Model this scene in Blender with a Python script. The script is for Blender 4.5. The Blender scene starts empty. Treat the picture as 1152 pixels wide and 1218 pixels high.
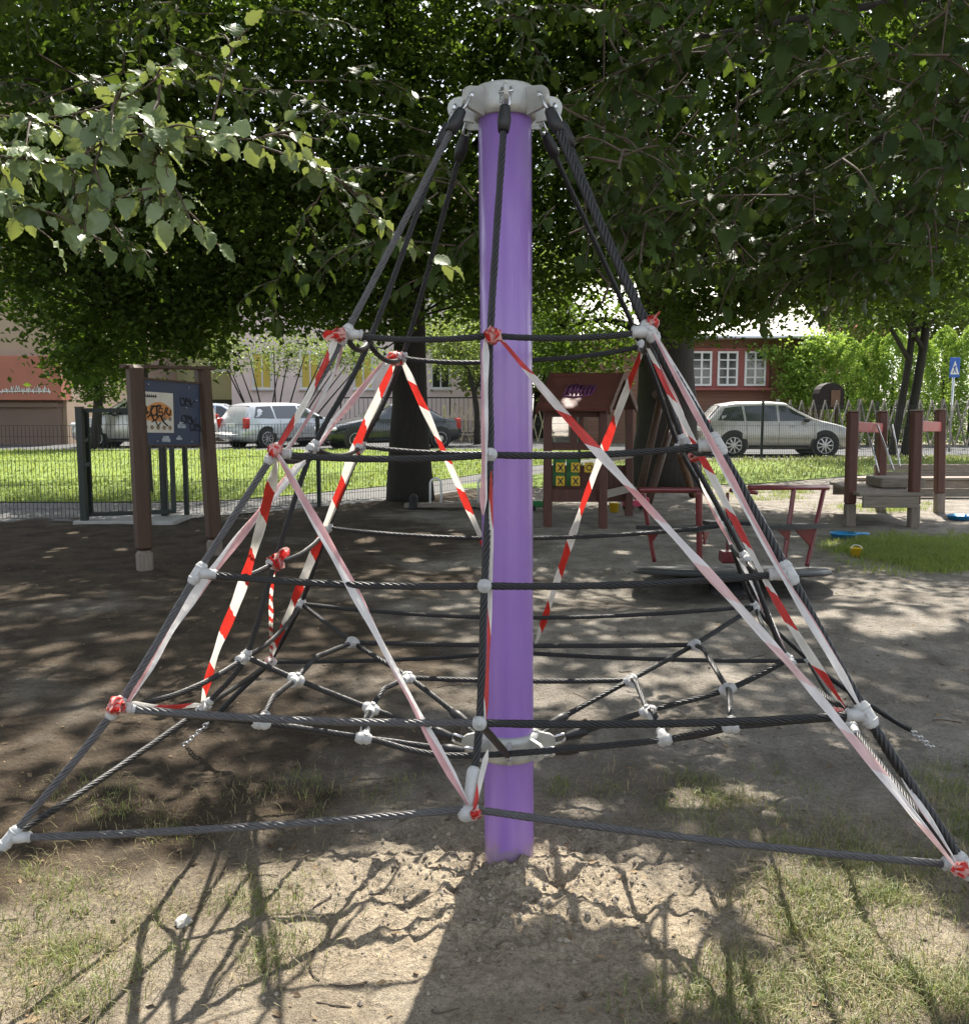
import bpy, bmesh, math, random
import numpy as np
from mathutils import Vector, Matrix

rng = np.random.default_rng(7)
random.seed(7)
SC = bpy.context.scene
COL = SC.collection
PI = math.pi

# ------------------------------------------------------------------ camera
H = 1.45
FPX = 1100.0
PITCH = math.radians(6.43)
cp, sp = math.cos(PITCH), math.sin(PITCH)
cam = bpy.data.cameras.new('camera')
cam.sensor_fit = 'HORIZONTAL'
cam.sensor_width = 36.0
cam.lens = FPX / 1152.0 * 36.0
cam.clip_end = 3000
cam.clip_start = 0.05
co = bpy.data.objects.new('camera', cam)
co.location = (0, 0, H)
co.rotation_euler = (math.radians(90) - PITCH, 0, 0)
COL.objects.link(co)
SC.camera = co


def W(px, py, Y):
    """the point at distance Y down the view that the photograph shows at px, py"""
    x = (px - 576) / FPX
    v = -(py - 609) / FPX
    d = Vector((x, cp + v * sp, -sp + v * cp))
    return Vector((0, 0, H)) + d * (Y / d.y)


def far_rise(y):
    t = min(1, max(0, (y - 14) / 8.0))
    return .15 * t * t * (3 - 2 * t)


def G(px, py, z=0.0):
    x = (px - 576) / FPX
    v = -(py - 609) / FPX
    d = Vector((x, cp + v * sp, -sp + v * cp))
    return Vector((0, 0, H)) + d * ((z - H) / d.z)


# ------------------------------------------------------------------ objects
def tag(o, label=None, cat=None, group=None, kind=None):
    if label: o['label'] = label
    if cat: o['category'] = cat
    if group: o['group'] = group
    if kind: o['kind'] = kind
    return o


def empty(name, loc, label=None, cat=None, group=None, rz=0.0):
    o = bpy.data.objects.new(name, None)
    o.empty_display_size = .1
    o.location = loc
    o.rotation_euler = (0, 0, rz)
    COL.objects.link(o)
    return tag(o, label, cat, group)


def copy_tree(o, parent=None):
    c = o.copy()
    COL.objects.link(c)
    if parent is not None:
        c.parent = parent
    for ch in list(o.children):
        copy_tree(ch, c)
    return c


def nrm(v):
    v = np.asarray(v, float)
    return v / (np.linalg.norm(v) + 1e-12)


class MB:
    """collects shapes, then links them as ONE mesh object"""

    def __init__(s):
        s.v, s.f, s.sm, s.mi, s.n = [], [], [], [], 0
        s.uv = None

    def add(s, verts, faces, smooth=False, mi=0):
        verts = np.asarray(verts, float).reshape(-1, 3)
        s.v.append(verts)
        for f in faces:
            s.f.append([i + s.n for i in f])
            s.sm.append(smooth)
            s.mi.append(mi)
        s.n += len(verts)
        return s

    def box(s, c, size, bev=0.0, rot=None, mi=0):
        hx, hy, hz = [a / 2 for a in size]
        if bev <= 0:
            vs = np.array([(x, y, z) for x in (-hx, hx) for y in (-hy, hy) for z in (-hz, hz)])
            fs = [(0, 1, 3, 2), (4, 6, 7, 5), (0, 4, 5, 1), (2, 3, 7, 6), (0, 2, 6, 4), (1, 5, 7, 3)]
        else:
            bev = min(bev, .49 * min(size))
            vs, idx = [], {}
            for x in (-1, 1):
                for y in (-1, 1):
                    for z in (-1, 1):
                        for a in range(3):
                            p = [x * (hx - bev), y * (hy - bev), z * (hz - bev)]
                            p[a] = (x, y, z)[a] * (hx, hy, hz)[a]
                            idx[(x, y, z, a)] = len(vs)
                            vs.append(p)
            fs = []
            for a in range(3):
                b, c2 = [(1, 2), (0, 2), (0, 1)][a]
                for sgn in (-1, 1):
                    q = []
                    for (u, w) in ((-1, -1), (1, -1), (1, 1), (-1, 1)):
                        k = [0, 0, 0]; k[a] = sgn; k[b] = u; k[c2] = w
                        q.append(idx[(k[0], k[1], k[2], a)])
                    fs.append(q)
            for a in range(3):
                b, c2 = [(1, 2), (0, 2), (0, 1)][a]
                for u in (-1, 1):
                    for w in (-1, 1):
                        k0 = [0, 0, 0]; k0[b] = u; k0[c2] = w; k0[a] = -1
                        k1 = list(k0); k1[a] = 1
                        fs.append([idx[(*k0, b)], idx[(*k1, b)], idx[(*k1, c2)], idx[(*k0, c2)]])
            for x in (-1, 1):
                for y in (-1, 1):
                    for z in (-1, 1):
                        fs.append([idx[(x, y, z, 0)], idx[(x, y, z, 1)], idx[(x, y, z, 2)]])
            vs = np.array(vs)
        if rot is not None:
            vs = vs @ np.array(rot.to_3x3()).T
        return s.add(vs + np.array(c), fs, False, mi)

    def bar(s, a, b, w, h=None, bev=0.0, up=(0, 0, 1), mi=0):
        """square-section beam from a to b"""
        h = h or w
        a, b = np.array(a, float), np.array(b, float)
        d = nrm(b - a)
        u = np.array(up, float)
        if abs(d @ u) > .98: u = np.array((0, 1, 0.))
        x = nrm(np.cross(u, d)); z = np.cross(d, x)
        R = Matrix((x, d, z)).transposed()
        return s.box((a + b) / 2, (w, np.linalg.norm(b - a), h), bev, R, mi)

    def tube(s, pts, r, n=8, caps=True, smooth=True, mi=0, lobes=0, amp=0.0, pitch=.1):
        pts = np.asarray(pts, float)
        m = len(pts)
        r = np.full(m, r, float) if np.isscalar(r) else np.asarray(r, float)
        T = np.gradient(pts, axis=0)
        T /= (np.linalg.norm(T, axis=1, keepdims=True) + 1e-12)
        u = np.array((0, 0, 1.)) if abs(T[0][2]) < .9 else np.array((1., 0, 0))
        X = np.zeros_like(pts); Yv = np.zeros_like(pts)
        x = nrm(np.cross(u, T[0]))
        for i in range(m):
            x = nrm(x - T[i] * (x @ T[i]))
            X[i] = x; Yv[i] = np.cross(T[i], x)
        ang = np.arange(n) / n * 2 * PI
        if lobes:
            L = np.concatenate([[0], np.cumsum(np.linalg.norm(np.diff(pts, axis=0), axis=1))])
            ph = lobes * ang[None, :] + (L / pitch * 2 * PI)[:, None] * lobes * 1.0
            rr = r[:, None] * (1 - amp + amp * 2 * np.abs(np.cos(ph / 2)))
        else:
            rr = np.repeat(r[:, None], n, 1)
        P = pts[:, None, :] + rr[:, :, None] * (np.cos(ang)[None, :, None] * X[:, None, :] + np.sin(ang)[None, :, None] * Yv[:, None, :])
        fs = []
        for i in range(m - 1):
            b0, b1 = i * n, (i + 1) * n
            for j in range(n):
                k = (j + 1) % n
                fs.append((b0 + j, b0 + k, b1 + k, b1 + j))
        s.add(P.reshape(-1, 3), fs, smooth, mi)
        if caps:
            o = s.n - m * n
            s.f.append([o + j for j in range(n)][::-1]); s.sm.append(False); s.mi.append(mi)
            s.f.append([o + (m - 1) * n + j for j in range(n)]); s.sm.append(False); s.mi.append(mi)
        return s

    def lathe(s, prof, n=24, M=None, smooth=True, mi=0):
        """prof: (radius, z) from bottom to top, spun round z, then M"""
        ang = np.arange(n) / n * 2 * PI
        vs = np.array([(r * math.cos(a), r * math.sin(a), z) for r, z in prof for a in ang])
        fs = []
        for i in range(len(prof) - 1):
            for j in range(n):
                k = (j + 1) % n
                fs.append((i * n + j, i * n + k, (i + 1) * n + k, (i + 1) * n + j))
        if prof[0][0] > 1e-6: fs.append([j for j in range(n)][::-1])
        if prof[-1][0] > 1e-6: fs.append([(len(prof) - 1) * n + j for j in range(n)])
        if M is not None:
            vs = vs @ np.array(M.to_3x3()).T + np.array(M.translation)
        return s.add(vs, fs, smooth, mi)

    def prism(s, poly, d, M=None, mi=0):
        """poly (x, y) pushed along z by d, then M"""
        n = len(poly)
        vs = np.array([(x, y, 0) for x, y in poly] + [(x, y, d) for x, y in poly], float)
        fs = [list(range(n))[::-1], list(range(n, 2 * n))] + [(i, (i + 1) % n, n + (i + 1) % n, n + i) for i in range(n)]
        if M is not None:
            vs = vs @ np.array(M.to_3x3()).T + np.array(M.translation)
        return s.add(vs, fs, False, mi)

    def capsule(s, a, b, r, n=12, mi=0):
        a, b = np.array(a, float), np.array(b, float)
        d = nrm(b - a)
        pts, rs = [], []
        for t in (1, .92, .7, .38, 0):
            pts.append(a - d * r * t); rs.append(r * math.sqrt(max(0.02, 1 - t * t)))
        for t in (0, .38, .7, .92, 1):
            pts.append(b + d * r * t); rs.append(r * math.sqrt(max(0.02, 1 - t * t)))
        return s.tube(pts, rs, n, True, True, mi)

    def torus(s, c, R, r, ax=(0, 0, 1), n=20, m=8, mi=0, sx=1.0, sy=1.0, xdir=None):
        ax = nrm(ax)
        u = np.array(xdir, float) if xdir is not None else np.cross(ax, (0, 0, 1.) if abs(ax[2]) < .9 else (1., 0, 0))
        u = nrm(u - ax * (u @ ax)); w = np.cross(ax, u)
        vs, fs = [], []
        for i in range(n):
            a = i / n * 2 * PI
            e = u * math.cos(a) + w * math.sin(a)
            cc = np.array(c) + u * R * sx * math.cos(a) + w * R * sy * math.sin(a)
            for j in range(m):
                b = j / m * 2 * PI
                vs.append(cc + e * r * math.cos(b) + ax * r * math.sin(b))
                fs.append((i * m + j, ((i + 1) % n) * m + j, ((i + 1) % n) * m + (j + 1) % m, i * m + (j + 1) % m))
        return s.add(vs, fs, True, mi)

    def build(s, name, mats, parent=None, world=False, merge=False):
        V = np.concatenate(s.v) if s.v else np.zeros((0, 3))
        if world and parent is not None:
            p = parent
            off = np.zeros(3)
            while p is not None:
                off += np.array(p.location); p = p.parent
            V = V - off
        me = bpy.data.meshes.new(name)
        me.from_pydata(V.tolist(), [], s.f)
        me.polygons.foreach_set('use_smooth', np.array(s.sm, bool))
        if not isinstance(mats, (list, tuple)): mats = [mats]
        for m in mats: me.materials.append(m)
        if len(mats) > 1: me.polygons.foreach_set('material_index', np.array(s.mi, np.int32))
        me.update()
        o = bpy.data.objects.new(name, me)
        COL.objects.link(o)
        if parent is not None: o.parent = parent
        return o


def raw_mesh(name, V, tris, mats, parent=None, smooth=False, mi=None, world=False):
    """fast path for big meshes: V (n,3), tris (m,3)"""
    V = np.asarray(V, np.float32)
    tris = np.asarray(tris, np.int32)
    if world and parent is not None:
        V = V - np.array(parent.location, np.float32)
    me = bpy.data.meshes.new(name)
    me.vertices.add(len(V)); me.vertices.foreach_set('co', V.ravel())
    k = tris.shape[1]
    me.loops.add(tris.size); me.loops.foreach_set('vertex_index', tris.ravel())
    me.polygons.add(len(tris))
    me.polygons.foreach_set('loop_start', np.arange(0, tris.size, k, dtype=np.int32))
    me.polygons.foreach_set('use_smooth', np.full(len(tris), smooth, bool))
    if not isinstance(mats, (list, tuple)): mats = [mats]
    for m in mats: me.materials.append(m)
    if mi is not None: me.polygons.foreach_set('material_index', np.asarray(mi, np.int32))
    me.update(calc_edges=True)
    o = bpy.data.objects.new(name, me)
    COL.objects.link(o)
    if parent is not None: o.parent = parent
    return o


# ------------------------------------------------------------------ materials
def newmat(name):
    m = bpy.data.materials.new(name)
    m.use_nodes = True
    nt = m.node_tree
    nt.nodes.clear()
    out = nt.nodes.new('ShaderNodeOutputMaterial')
    return m, nt, out


def rgb(c):
    return (c[0], c[1], c[2], 1)


def N(nt, t, **kw):
    n = nt.nodes.new('ShaderNode' + t)
    for k, v in kw.items(): setattr(n, k, v)
    return n


def ramp(nt, fac, stops):
    r = N(nt, 'ValToRGB')
    el = r.color_ramp.elements
    while len(el) < len(stops): el.new(.5)
    for e, (p, c) in zip(el, stops):
        e.position = p; e.color = rgb(c)
    nt.links.new(fac, r.inputs['Fac'])
    return r.outputs['Color']


def mixc(nt, fac, a, b, mode='MIX'):
    m = N(nt, 'Mix', data_type='RGBA', blend_type=mode)
    if hasattr(fac, 'links'): nt.links.new(fac, m.inputs[0])
    else: m.inputs[0].default_value = fac
    for i, x in ((6, a), (7, b)):
        if hasattr(x, 'links'): nt.links.new(x, m.inputs[i])
        else: m.inputs[i].default_value = rgb(x)
    return m.outputs[2]


def noise(nt, scale, detail=4, rough=.55, vec=None, stretch=None):
    tc = N(nt, 'TexCoord')
    src = tc.outputs['Object'] if vec is None else vec
    if stretch is not None:
        mp = N(nt, 'Mapping')
        mp.inputs['Scale'].default_value = stretch
        nt.links.new(src, mp.inputs['Vector']); src = mp.outputs['Vector']
    n = N(nt, 'TexNoise')
    n.inputs['Scale'].default_value = scale
    n.inputs['Detail'].default_value = detail
    n.inputs['Roughness'].default_value = rough
    nt.links.new(src, n.inputs['Vector'])
    return n.outputs['Fac']


def pmat(name, base, var=.25, scale=6.0, rough=.6, metal=0.0, bump=0.0, bscale=None, coat=0.0, spec=.5, stretch=None, dark=None, stain=0.0):
    """principled with two octaves of noise in colour, roughness and bump"""
    m, nt, out = newmat(name)
    p = N(nt, 'BsdfPrincipled')
    p.inputs['Metallic'].default_value = metal
    p.inputs['Specular IOR Level'].default_value = spec
    p.inputs['Coat Weight'].default_value = coat
    p.inputs['Coat Roughness'].default_value = .08
    f = noise(nt, scale, 5, .6, stretch=stretch)
    lo = [c * (1 - var) for c in base] if dark is None else dark
    hi = [min(1, c * (1 + var)) for c in base]
    c = ramp(nt, f, [(.3, lo), (.7, hi)])
    if stain > 0:
        f2 = noise(nt, scale * .23, 3, .6)
        c = mixc(nt, ramp(nt, f2, [(.45, (0, 0, 0)), (.7, (stain,) * 3)]), c, [x * .45 for x in base])
    nt.links.new(c, p.inputs['Base Color'])
    r = N(nt, 'MapRange')
    r.inputs['To Min'].default_value = max(0.02, rough - .12); r.inputs['To Max'].default_value = min(1, rough + .12)
    nt.links.new(f, r.inputs['Value']); nt.links.new(r.outputs['Result'], p.inputs['Roughness'])
    if bump > 0:
        b = N(nt, 'Bump'); b.inputs['Strength'].default_value = bump; b.inputs['Distance'].default_value = .02
        nt.links.new(noise(nt, bscale or scale * 4, 6, .65, stretch=stretch), b.inputs['Height'])
        nt.links.new(b.outputs['Normal'], p.inputs['Normal'])
    nt.links.new(p.outputs['BSDF'], out.inputs['Surface'])
    return m


def leafmat(name, dark, light, trans, rough=.42, tw=.32, spec=.4):
    """leaf: colour differs from leaf to leaf; some light comes through"""
    m, nt, out = newmat(name)
    g = N(nt, 'NewGeometry')
    c = ramp(nt, g.outputs['Random Per Island'], [(0, dark), (.75, light), (1, [min(1, x * 1.35) for x in light])])
    p = N(nt, 'BsdfPrincipled')
    p.inputs['Roughness'].default_value = rough
    p.inputs['Specular IOR Level'].default_value = spec
    nt.links.new(c, p.inputs['Base Color'])
    t = N(nt, 'BsdfTranslucent')
    nt.links.new(mixc(nt, .6, c, trans), t.inputs['Color'])
    mx = N(nt, 'MixShader'); mx.inputs[0].default_value = tw
    nt.links.new(p.outputs[0], mx.inputs[1]); nt.links.new(t.outputs[0], mx.inputs[2])
    nt.links.new(mx.outputs[0], out.inputs['Surface'])
    return m


M = {}
M['rope'] = pmat('rope', (.012, .012, .013), .3, 60, .42, bump=.1, bscale=300, spec=.5)
M['rope_lit'] = pmat('lit_rope_strand', (.068, .065, .066), .3, 80, .38, bump=.1, bscale=300, spec=.6)  # black rope again, the grey of its lit strands put into the colour
def purple_paint():
    m, nt, out = newmat('purple_paint')
    p = N(nt, 'BsdfPrincipled')
    p.inputs['Coat Weight'].default_value = .45; p.inputs['Coat Roughness'].default_value = .12
    f = noise(nt, 3, 5, .6, stretch=(8, 8, .4))
    c = ramp(nt, f, [(.3, (.245, .130, .42)), (.7, (.295, .163, .47))])
    # chalky fading, hand marks and scratches, soil splashed up at the foot
    c = mixc(nt, ramp(nt, noise(nt, 1.6, 4, .65, stretch=(3, 3, 1)), [(.52, (0, 0, 0)), (.75, (.35,) * 3)]), c, (.36, .25, .42))
    c = mixc(nt, ramp(nt, noise(nt, 30, 3, .6, stretch=(6, 6, .25)), [(.66, (0, 0, 0)), (.72, (.4,) * 3)]), c, (.42, .34, .50))
    tc = N(nt, 'TexCoord'); sx = N(nt, 'SeparateXYZ'); nt.links.new(tc.outputs['Object'], sx.inputs[0])
    a = N(nt, 'Math', operation='MULTIPLY_ADD'); nt.links.new(noise(nt, 26, 5, .7), a.inputs[0]); a.inputs[1].default_value = -.13; nt.links.new(sx.outputs['Z'], a.inputs[2])
    c = mixc(nt, ramp(nt, a.outputs[0], [(.0, (.55,) * 3), (.03, (0, 0, 0))]), c, (.24, .20, .155))
    nt.links.new(c, p.inputs['Base Color'])
    r = N(nt, 'MapRange'); r.inputs['To Min'].default_value = .22; r.inputs['To Max'].default_value = .45
    nt.links.new(noise(nt, 5, 5, .7), r.inputs['Value']); nt.links.new(r.outputs[0], p.inputs['Roughness'])
    nt.links.new(p.outputs[0], out.inputs['Surface'])
    return m


M['purple'] = purple_paint()
M['alu'] = pmat('cast_aluminium', (.43, .43, .40), .12, 22, .42, metal=.35, bump=.15, bscale=120)
M['steel'] = pmat('galvanised_steel', (.55, .55, .55), .2, 60, .28, metal=.9)
M['plastic'] = pmat('grey_plastic', (.43, .43, .42), .14, 30, .42, bump=.05)
M['redsteel'] = pmat('red_painted_steel', (.135, .007, .011), .2, 14, .34, coat=.3, stain=.3)
M['blackrubber'] = pmat('black_rubber', (.02, .02, .021), .3, 30, .7, bump=.2)
M['greydeck'] = pmat('grey_deck', (.042, .045, .048), .25, 12, .55, bump=.2)
M['brownwood'] = pmat('brown_stained_wood', (.062, .029, .014), .4, 5, .6, bump=.35, bscale=14, stretch=(9, 9, .6))
M['redwood'] = pmat('reddish_stained_wood', (.085, .027, .017), .35, 5, .55, bump=.3, bscale=14, stretch=(9, 9, .6))
M['greywood'] = pmat('weathered_wood', (.22, .185, .15), .3, 5, .8, bump=.45, bscale=14, stretch=(1, 9, 9))
M['greypost'] = pmat('weathered_post_wood', (.20, .165, .135), .3, 5, .8, bump=.45, bscale=14, stretch=(9, 9, .8))
M['concrete'] = pmat('concrete', (.36, .35, .33), .15, 9, .85, bump=.3, bscale=60)
M['greenmetal'] = pmat('dark_green_metal', (.012, .02, .016), .25, 20, .45)
M['bark'] = pmat('bark', (.022, .0185, .015), .45, 7, .9, bump=.9, bscale=16, stretch=(3, 3, .5))
M['twig'] = pmat('twig_bark', (.085, .06, .042), .35, 30, .8, bump=.3)
M['glass'] = pmat('dark_glass', (.02, .025, .028), .2, 2, .06, spec=.9, coat=.5)
M['tyre'] = pmat('tyre_rubber', (.018, .018, .018), .2, 30, .8)
M['rim'] = pmat('wheel_rim', (.5, .5, .52), .1, 30, .3, metal=.8)
M['black'] = pmat('black_plastic', (.014, .014, .015), .2, 20, .5)
M['lamp'] = pmat('lamp_glass', (.75, .76, .78), .1, 20, .1, coat=.6)
M['taillamp'] = pmat('tail_lamp', (.42, .018, .012), .15, 20, .15, coat=.6)
M['white'] = pmat('white_paint', (.74, .74, .72), .06, 8, .5)
M['blue'] = pmat('blue_board', (.011, .024, .062), .2, 6, .5, stain=.2)
M['paperw'] = pmat('poster_paper', (.58, .54, .46), .1, 10, .6)
M['orange'] = pmat('orange_print', (.55, .22, .05), .2, 9, .6)
M['ink'] = pmat('ink', (.012, .012, .014), .2, 9, .6)
M['yellow'] = pmat('yellow_plastic', (.68, .44, .02), .12, 12, .4)
M['greenplastic'] = pmat('green_plastic', (.03, .20, .06), .15, 12, .45)
M['pinkplastic'] = pmat('pink_plastic', (.5, .04, .1), .15, 12, .4)
M['blueplastic'] = pmat('blue_plastic', (.03, .25, .55), .15, 12, .4)
M['purplespray'] = pmat('purple_spray', (.11, .018, .085), .2, 12, .6)
M['stone'] = pmat('stone', (.42, .40, .37), .2, 14, .85, bump=.5)
M['signblue'] = pmat('sign_blue', (.01, .09, .42), .08, 6, .4)


def tape_mat(name, red, white, slant, fade=None):
    m, nt, out = newmat(name)
    uv = N(nt, 'UVMap')
    sx = N(nt, 'SeparateXYZ'); nt.links.new(uv.outputs['UV'], sx.inputs[0])
    a = N(nt, 'Math', operation='MULTIPLY_ADD')
    nt.links.new(sx.outputs['Y'], a.inputs[0]); a.inputs[1].default_value = slant
    nt.links.new(sx.outputs['X'], a.inputs[2])
    f = N(nt, 'Math', operation='FRACT'); nt.links.new(a.outputs[0], f.inputs[0])
    g = N(nt, 'Math', operation='GREATER_THAN'); nt.links.new(f.outputs[0], g.inputs[0]); g.inputs[1].default_value = .55
    wn = noise(nt, 22, 4)
    wc = ramp(nt, wn, [(.3, [c * .86 for c in white]), (.65, white)])
    rc = ramp(nt, wn, [(.3, [c * .8 for c in red]), (.65, red)])
    c = mixc(nt, g.outputs[0], wc, rc)
    if fade:   # the print turns paler towards one end of the strip
        mr = N(nt, 'MapRange'); mr.inputs['From Min'].default_value = fade[0]; mr.inputs['From Max'].default_value = fade[1]
        nt.links.new(sx.outputs['X'], mr.inputs['Value'])
        c = mixc(nt, mr.outputs['Result'], c, mixc(nt, g.outputs[0], (.80, .76, .75), (.76, .52, .51)))
    p = N(nt, 'BsdfPrincipled'); p.inputs['Roughness'].default_value = .32
    p.inputs['Specular IOR Level'].default_value = .55
    nt.links.new(c, p.inputs['Base Color'])
    b = N(nt, 'Bump'); b.inputs['Strength'].default_value = .6; b.inputs['Distance'].default_value = .012
    nt.links.new(noise(nt, 34, 4, .6, stretch=(1, 1, .45)), b.inputs['Height']); nt.links.new(b.outputs[0], p.inputs['Normal'])
    t = N(nt, 'BsdfTranslucent'); nt.links.new(c, t.inputs['Color'])
    mx = N(nt, 'MixShader'); mx.inputs[0].default_value = .35
    nt.links.new(p.outputs[0], mx.inputs[1]); nt.links.new(t.outputs[0], mx.inputs[2])
    nt.links.new(mx.outputs[0], out.inputs['Surface'])
    return m


M['tape'] = tape_mat('barrier_tape', (.62, .035, .025), (.80, .76, .69), .16)
M['tape_fading'] = tape_mat('fading_barrier_tape', (.62, .035, .025), (.76, .70, .66), .16, fade=(1.9, 3.0))
M['tape_pale'] = tape_mat('pale_barrier_tape', (.74, .42, .42), (.82, .79, .77), .5)  # print paler along the whole strip
M['tape_red'] = tape_mat('knotted_barrier_tape', (.66, .03, .025), (.72, .40, .36), .6)

# ------------------------------------------------------------------ light
SUN_DIR = Vector((.12, .53, .84)).normalized()      # towards the sun
S = np.array(SUN_DIR)
world = bpy.data.worlds.new('World')
SC.world = world
world.use_nodes = True
wn = world.node_tree
bg = wn.nodes['Background']
sky = wn.nodes.new('ShaderNodeTexSky')
sky.sky_type = 'NISHITA'
sky.sun_disc = False
sky.sun_elevation = math.asin(SUN_DIR.z)
sky.sun_rotation = math.atan2(SUN_DIR.x, SUN_DIR.y)
sky.air_density = 1.0
sky.dust_density = 1.5
hs = wn.nodes.new('ShaderNodeHueSaturation'); hs.inputs['Saturation'].default_value = .42   # a hazy, half clouded sky
wn.links.new(sky.outputs['Color'], hs.inputs['Color']); wn.links.new(hs.outputs['Color'], bg.inputs['Color'])
bg.inputs['Strength'].default_value = .15
sl = bpy.data.lights.new('sun', 'SUN')
sl.energy = 5.0
sl.angle = math.radians(.53)
sl.color = (1, .94, .84)
so = bpy.data.objects.new('sun', sl)
so.rotation_euler = SUN_DIR.to_track_quat('Z', 'Y').to_euler()
so.location = SUN_DIR * 40
COL.objects.link(so)
SC.view_settings.view_transform = 'Standard'
SC.view_settings.look = 'None'
SC.view_settings.exposure = 1.40
SC.view_settings.gamma = 1
SC.render.engine = 'CYCLES'
SC.cycles.use_denoising = True
SC.cycles.max_bounces = 7
SC.cycles.diffuse_bounces = 4
SC.cycles.glossy_bounces = 3
SC.cycles.transmission_bounces = 4
SC.cycles.sample_clamp_indirect = 6
SC.cycles.use_adaptive_sampling = True
SC.cycles.adaptive_threshold = .02
# ------------------------------------------------------------------ the climbing net
POLE_B = W(605.5, 1028, 2.82); POLE_T = W(600.2, 124, 2.83)
net = empty('climbing_net', (POLE_B.x, POLE_B.y, 0), 'black rope climbing pyramid hung round a glossy purple steel pole', 'climbing net')
axis = (POLE_T - POLE_B).normalized()
bx_ = Vector((1, 0, 0)); bx_ = (bx_ - axis * bx_.dot(axis)).normalized()
by_ = axis.cross(bx_)
PM = Matrix(((bx_.x, by_.x, axis.x, POLE_B.x), (bx_.y, by_.y, axis.y, POLE_B.y), (bx_.z, by_.z, axis.z, POLE_B.z), (0, 0, 0, 1)))
PL = (POLE_T - POLE_B).length
PR = .0785
mb = MB(); mb.lathe([(PR, -.4), (PR, 0), (PR, .5), (PR, 1.0), (PR, 1.6), (PR, PL - .03)], 48, PM)
mb.build('pole', M['purple'], net, True)


def ring_dir(k, n=8, off=-90):
    a = math.radians(off + 360 * k / n)
    return bx_ * math.cos(a) + by_ * math.sin(a)


def ear(mb, base, d, ax, L=.052, wd=.040, th=.012, hole=.012):
    """rounded lug standing out from a collar along d, flat side across t"""
    t = np.cross(np.array(ax), np.array(d))
    pts = [(0, -wd)]
    for i in range(9):
        a = -PI / 2 + PI * i / 8
        pts.append((L - wd * .8 + wd * .8 * math.cos(a), wd * .8 * math.sin(a)))
    pts.append((0, wd))
    d, ax, t = Vector(d), Vector(ax), Vector(t)
    o = Vector(base) - t * (th / 2)
    Mx = Matrix(((d.x, ax.x, t.x, o.x), (d.y, ax.y, t.y, o.y), (d.z, ax.z, t.z, o.z), (0, 0, 0, 1)))
    mb.prism(pts, th, Mx)


def shackle(mb, a, d, s, L=.055, w=.013, r=.0042):
    """U-shaped link from a along d, its two legs apart along s"""
    a, d, s = np.array(a, float), nrm(d), nrm(s)
    pts = [a + s * w - d * .012, a + s * w + d * L * .6]
    for i in range(7):
        th = PI * i / 6
        pts.append(a + s * w * math.cos(th) + d * (L * .6 + w * 1.2 * math.sin(th)))
    pts += [a - s * w + d * L * .6, a - s * w - d * .012]
    mb.tube(pts, r, 8)
    mb.tube([a - s * (w + .008), a + s * (w + .008)], r * 1.15, 8)


capz = PL
mb = MB()
mb.lathe([(PR + .002, capz - .045), (PR + .011, capz - .043), (PR + .012, capz - .02), (PR + .012, capz + .034), (PR + .009, capz + .040), (PR + .003, capz + .041), (PR + .001, capz + .036), (0.0, capz + .034)], 48, PM)
cap = mb.build('cap_ring', M['alu'], net, True)
TOPC = POLE_T
TOP = {}
order = ['F', 'R', 'R2', 'R3', 'B', 'L3', 'L2', 'L']
for k, nm in enumerate(order):
    d = ring_dir(k)
    base = TOPC + d * (PR + .012) + axis * (-.012)
    e = MB(); ear(e, base, d, axis, .078, .040)
    e.build('lug', M['alu'], cap, True)
    tip = base + d * .058
    TOP[nm] = tip

P = {   # net knots, level by level: where each stands
    'F': [(583, 399, 2.50), (583, 541, 2.40), (576, 697, 2.31), (570, 860, 2.22), (558, 962, 2.15)],
    'L': [(410, 398, 2.52), (325, 540, 2.42), (235, 682, 2.32), (138, 842, 2.21), (12, 997, 2.10)],
    'R': [(773, 394, 2.52), (852, 529, 2.41), (937, 682, 2.31), (1030, 850, 2.19), (1146, 1030, 2.08)],
    'L2': [(438, 408, 2.82), (373, 532, 2.82), (327, 668, 2.82), (292, 781, 2.82), (246, 838, 2.84)],
    'R2': [(770, 402, 2.82), (813, 525, 2.82), (886, 664, 2.82), (937, 785, 2.82), (1012, 864, 2.80)],
    'L3': [(478, 426, 3.18), (430, 531, 3.32), (390, 628, 3.44), (358, 718, 3.58), (322, 787, 3.72)],
    'R3': [(763, 412, 3.18), (808, 533, 3.32), (860, 625, 3.44), (898, 721, 3.58), (961, 786, 3.72)],
    'B': [(612, 428, 3.20), (612, 538, 3.34), (612, 640, 3.47), (612, 735, 3.62), (612, 776, 3.74)],
}
Q = {k: [np.array(W(*p)) for p in v] for k, v in P.items()}


def bez(pts, step=.008):
    """Catmull-Rom through pts, evenly stepped"""
    pts = [np.array(p, float) for p in pts]
    if len(pts) == 2:
        n = max(2, int(np.linalg.norm(pts[1] - pts[0]) / step))
        return np.array([pts[0] + (pts[1] - pts[0]) * i / n for i in range(n + 1)])
    E = [pts[0] * 2 - pts[1]] + pts + [pts[-1] * 2 - pts[-2]]
    out = []
    for i in range(1, len(E) - 2):
        p0, p1, p2, p3 = E[i - 1:i + 3]
        n = max(2, int(np.linalg.norm(p2 - p1) / step))
        for j in range(n):
            t = j / n
            out.append(.5 * ((2 * p1) + (-p0 + p2) * t + (2 * p0 - 5 * p1 + 4 * p2 - p3) * t * t + (-p0 + 3 * p1 - 3 * p2 + p3) * t ** 3))
    out.append(pts[-1])
    return np.array(out)


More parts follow.
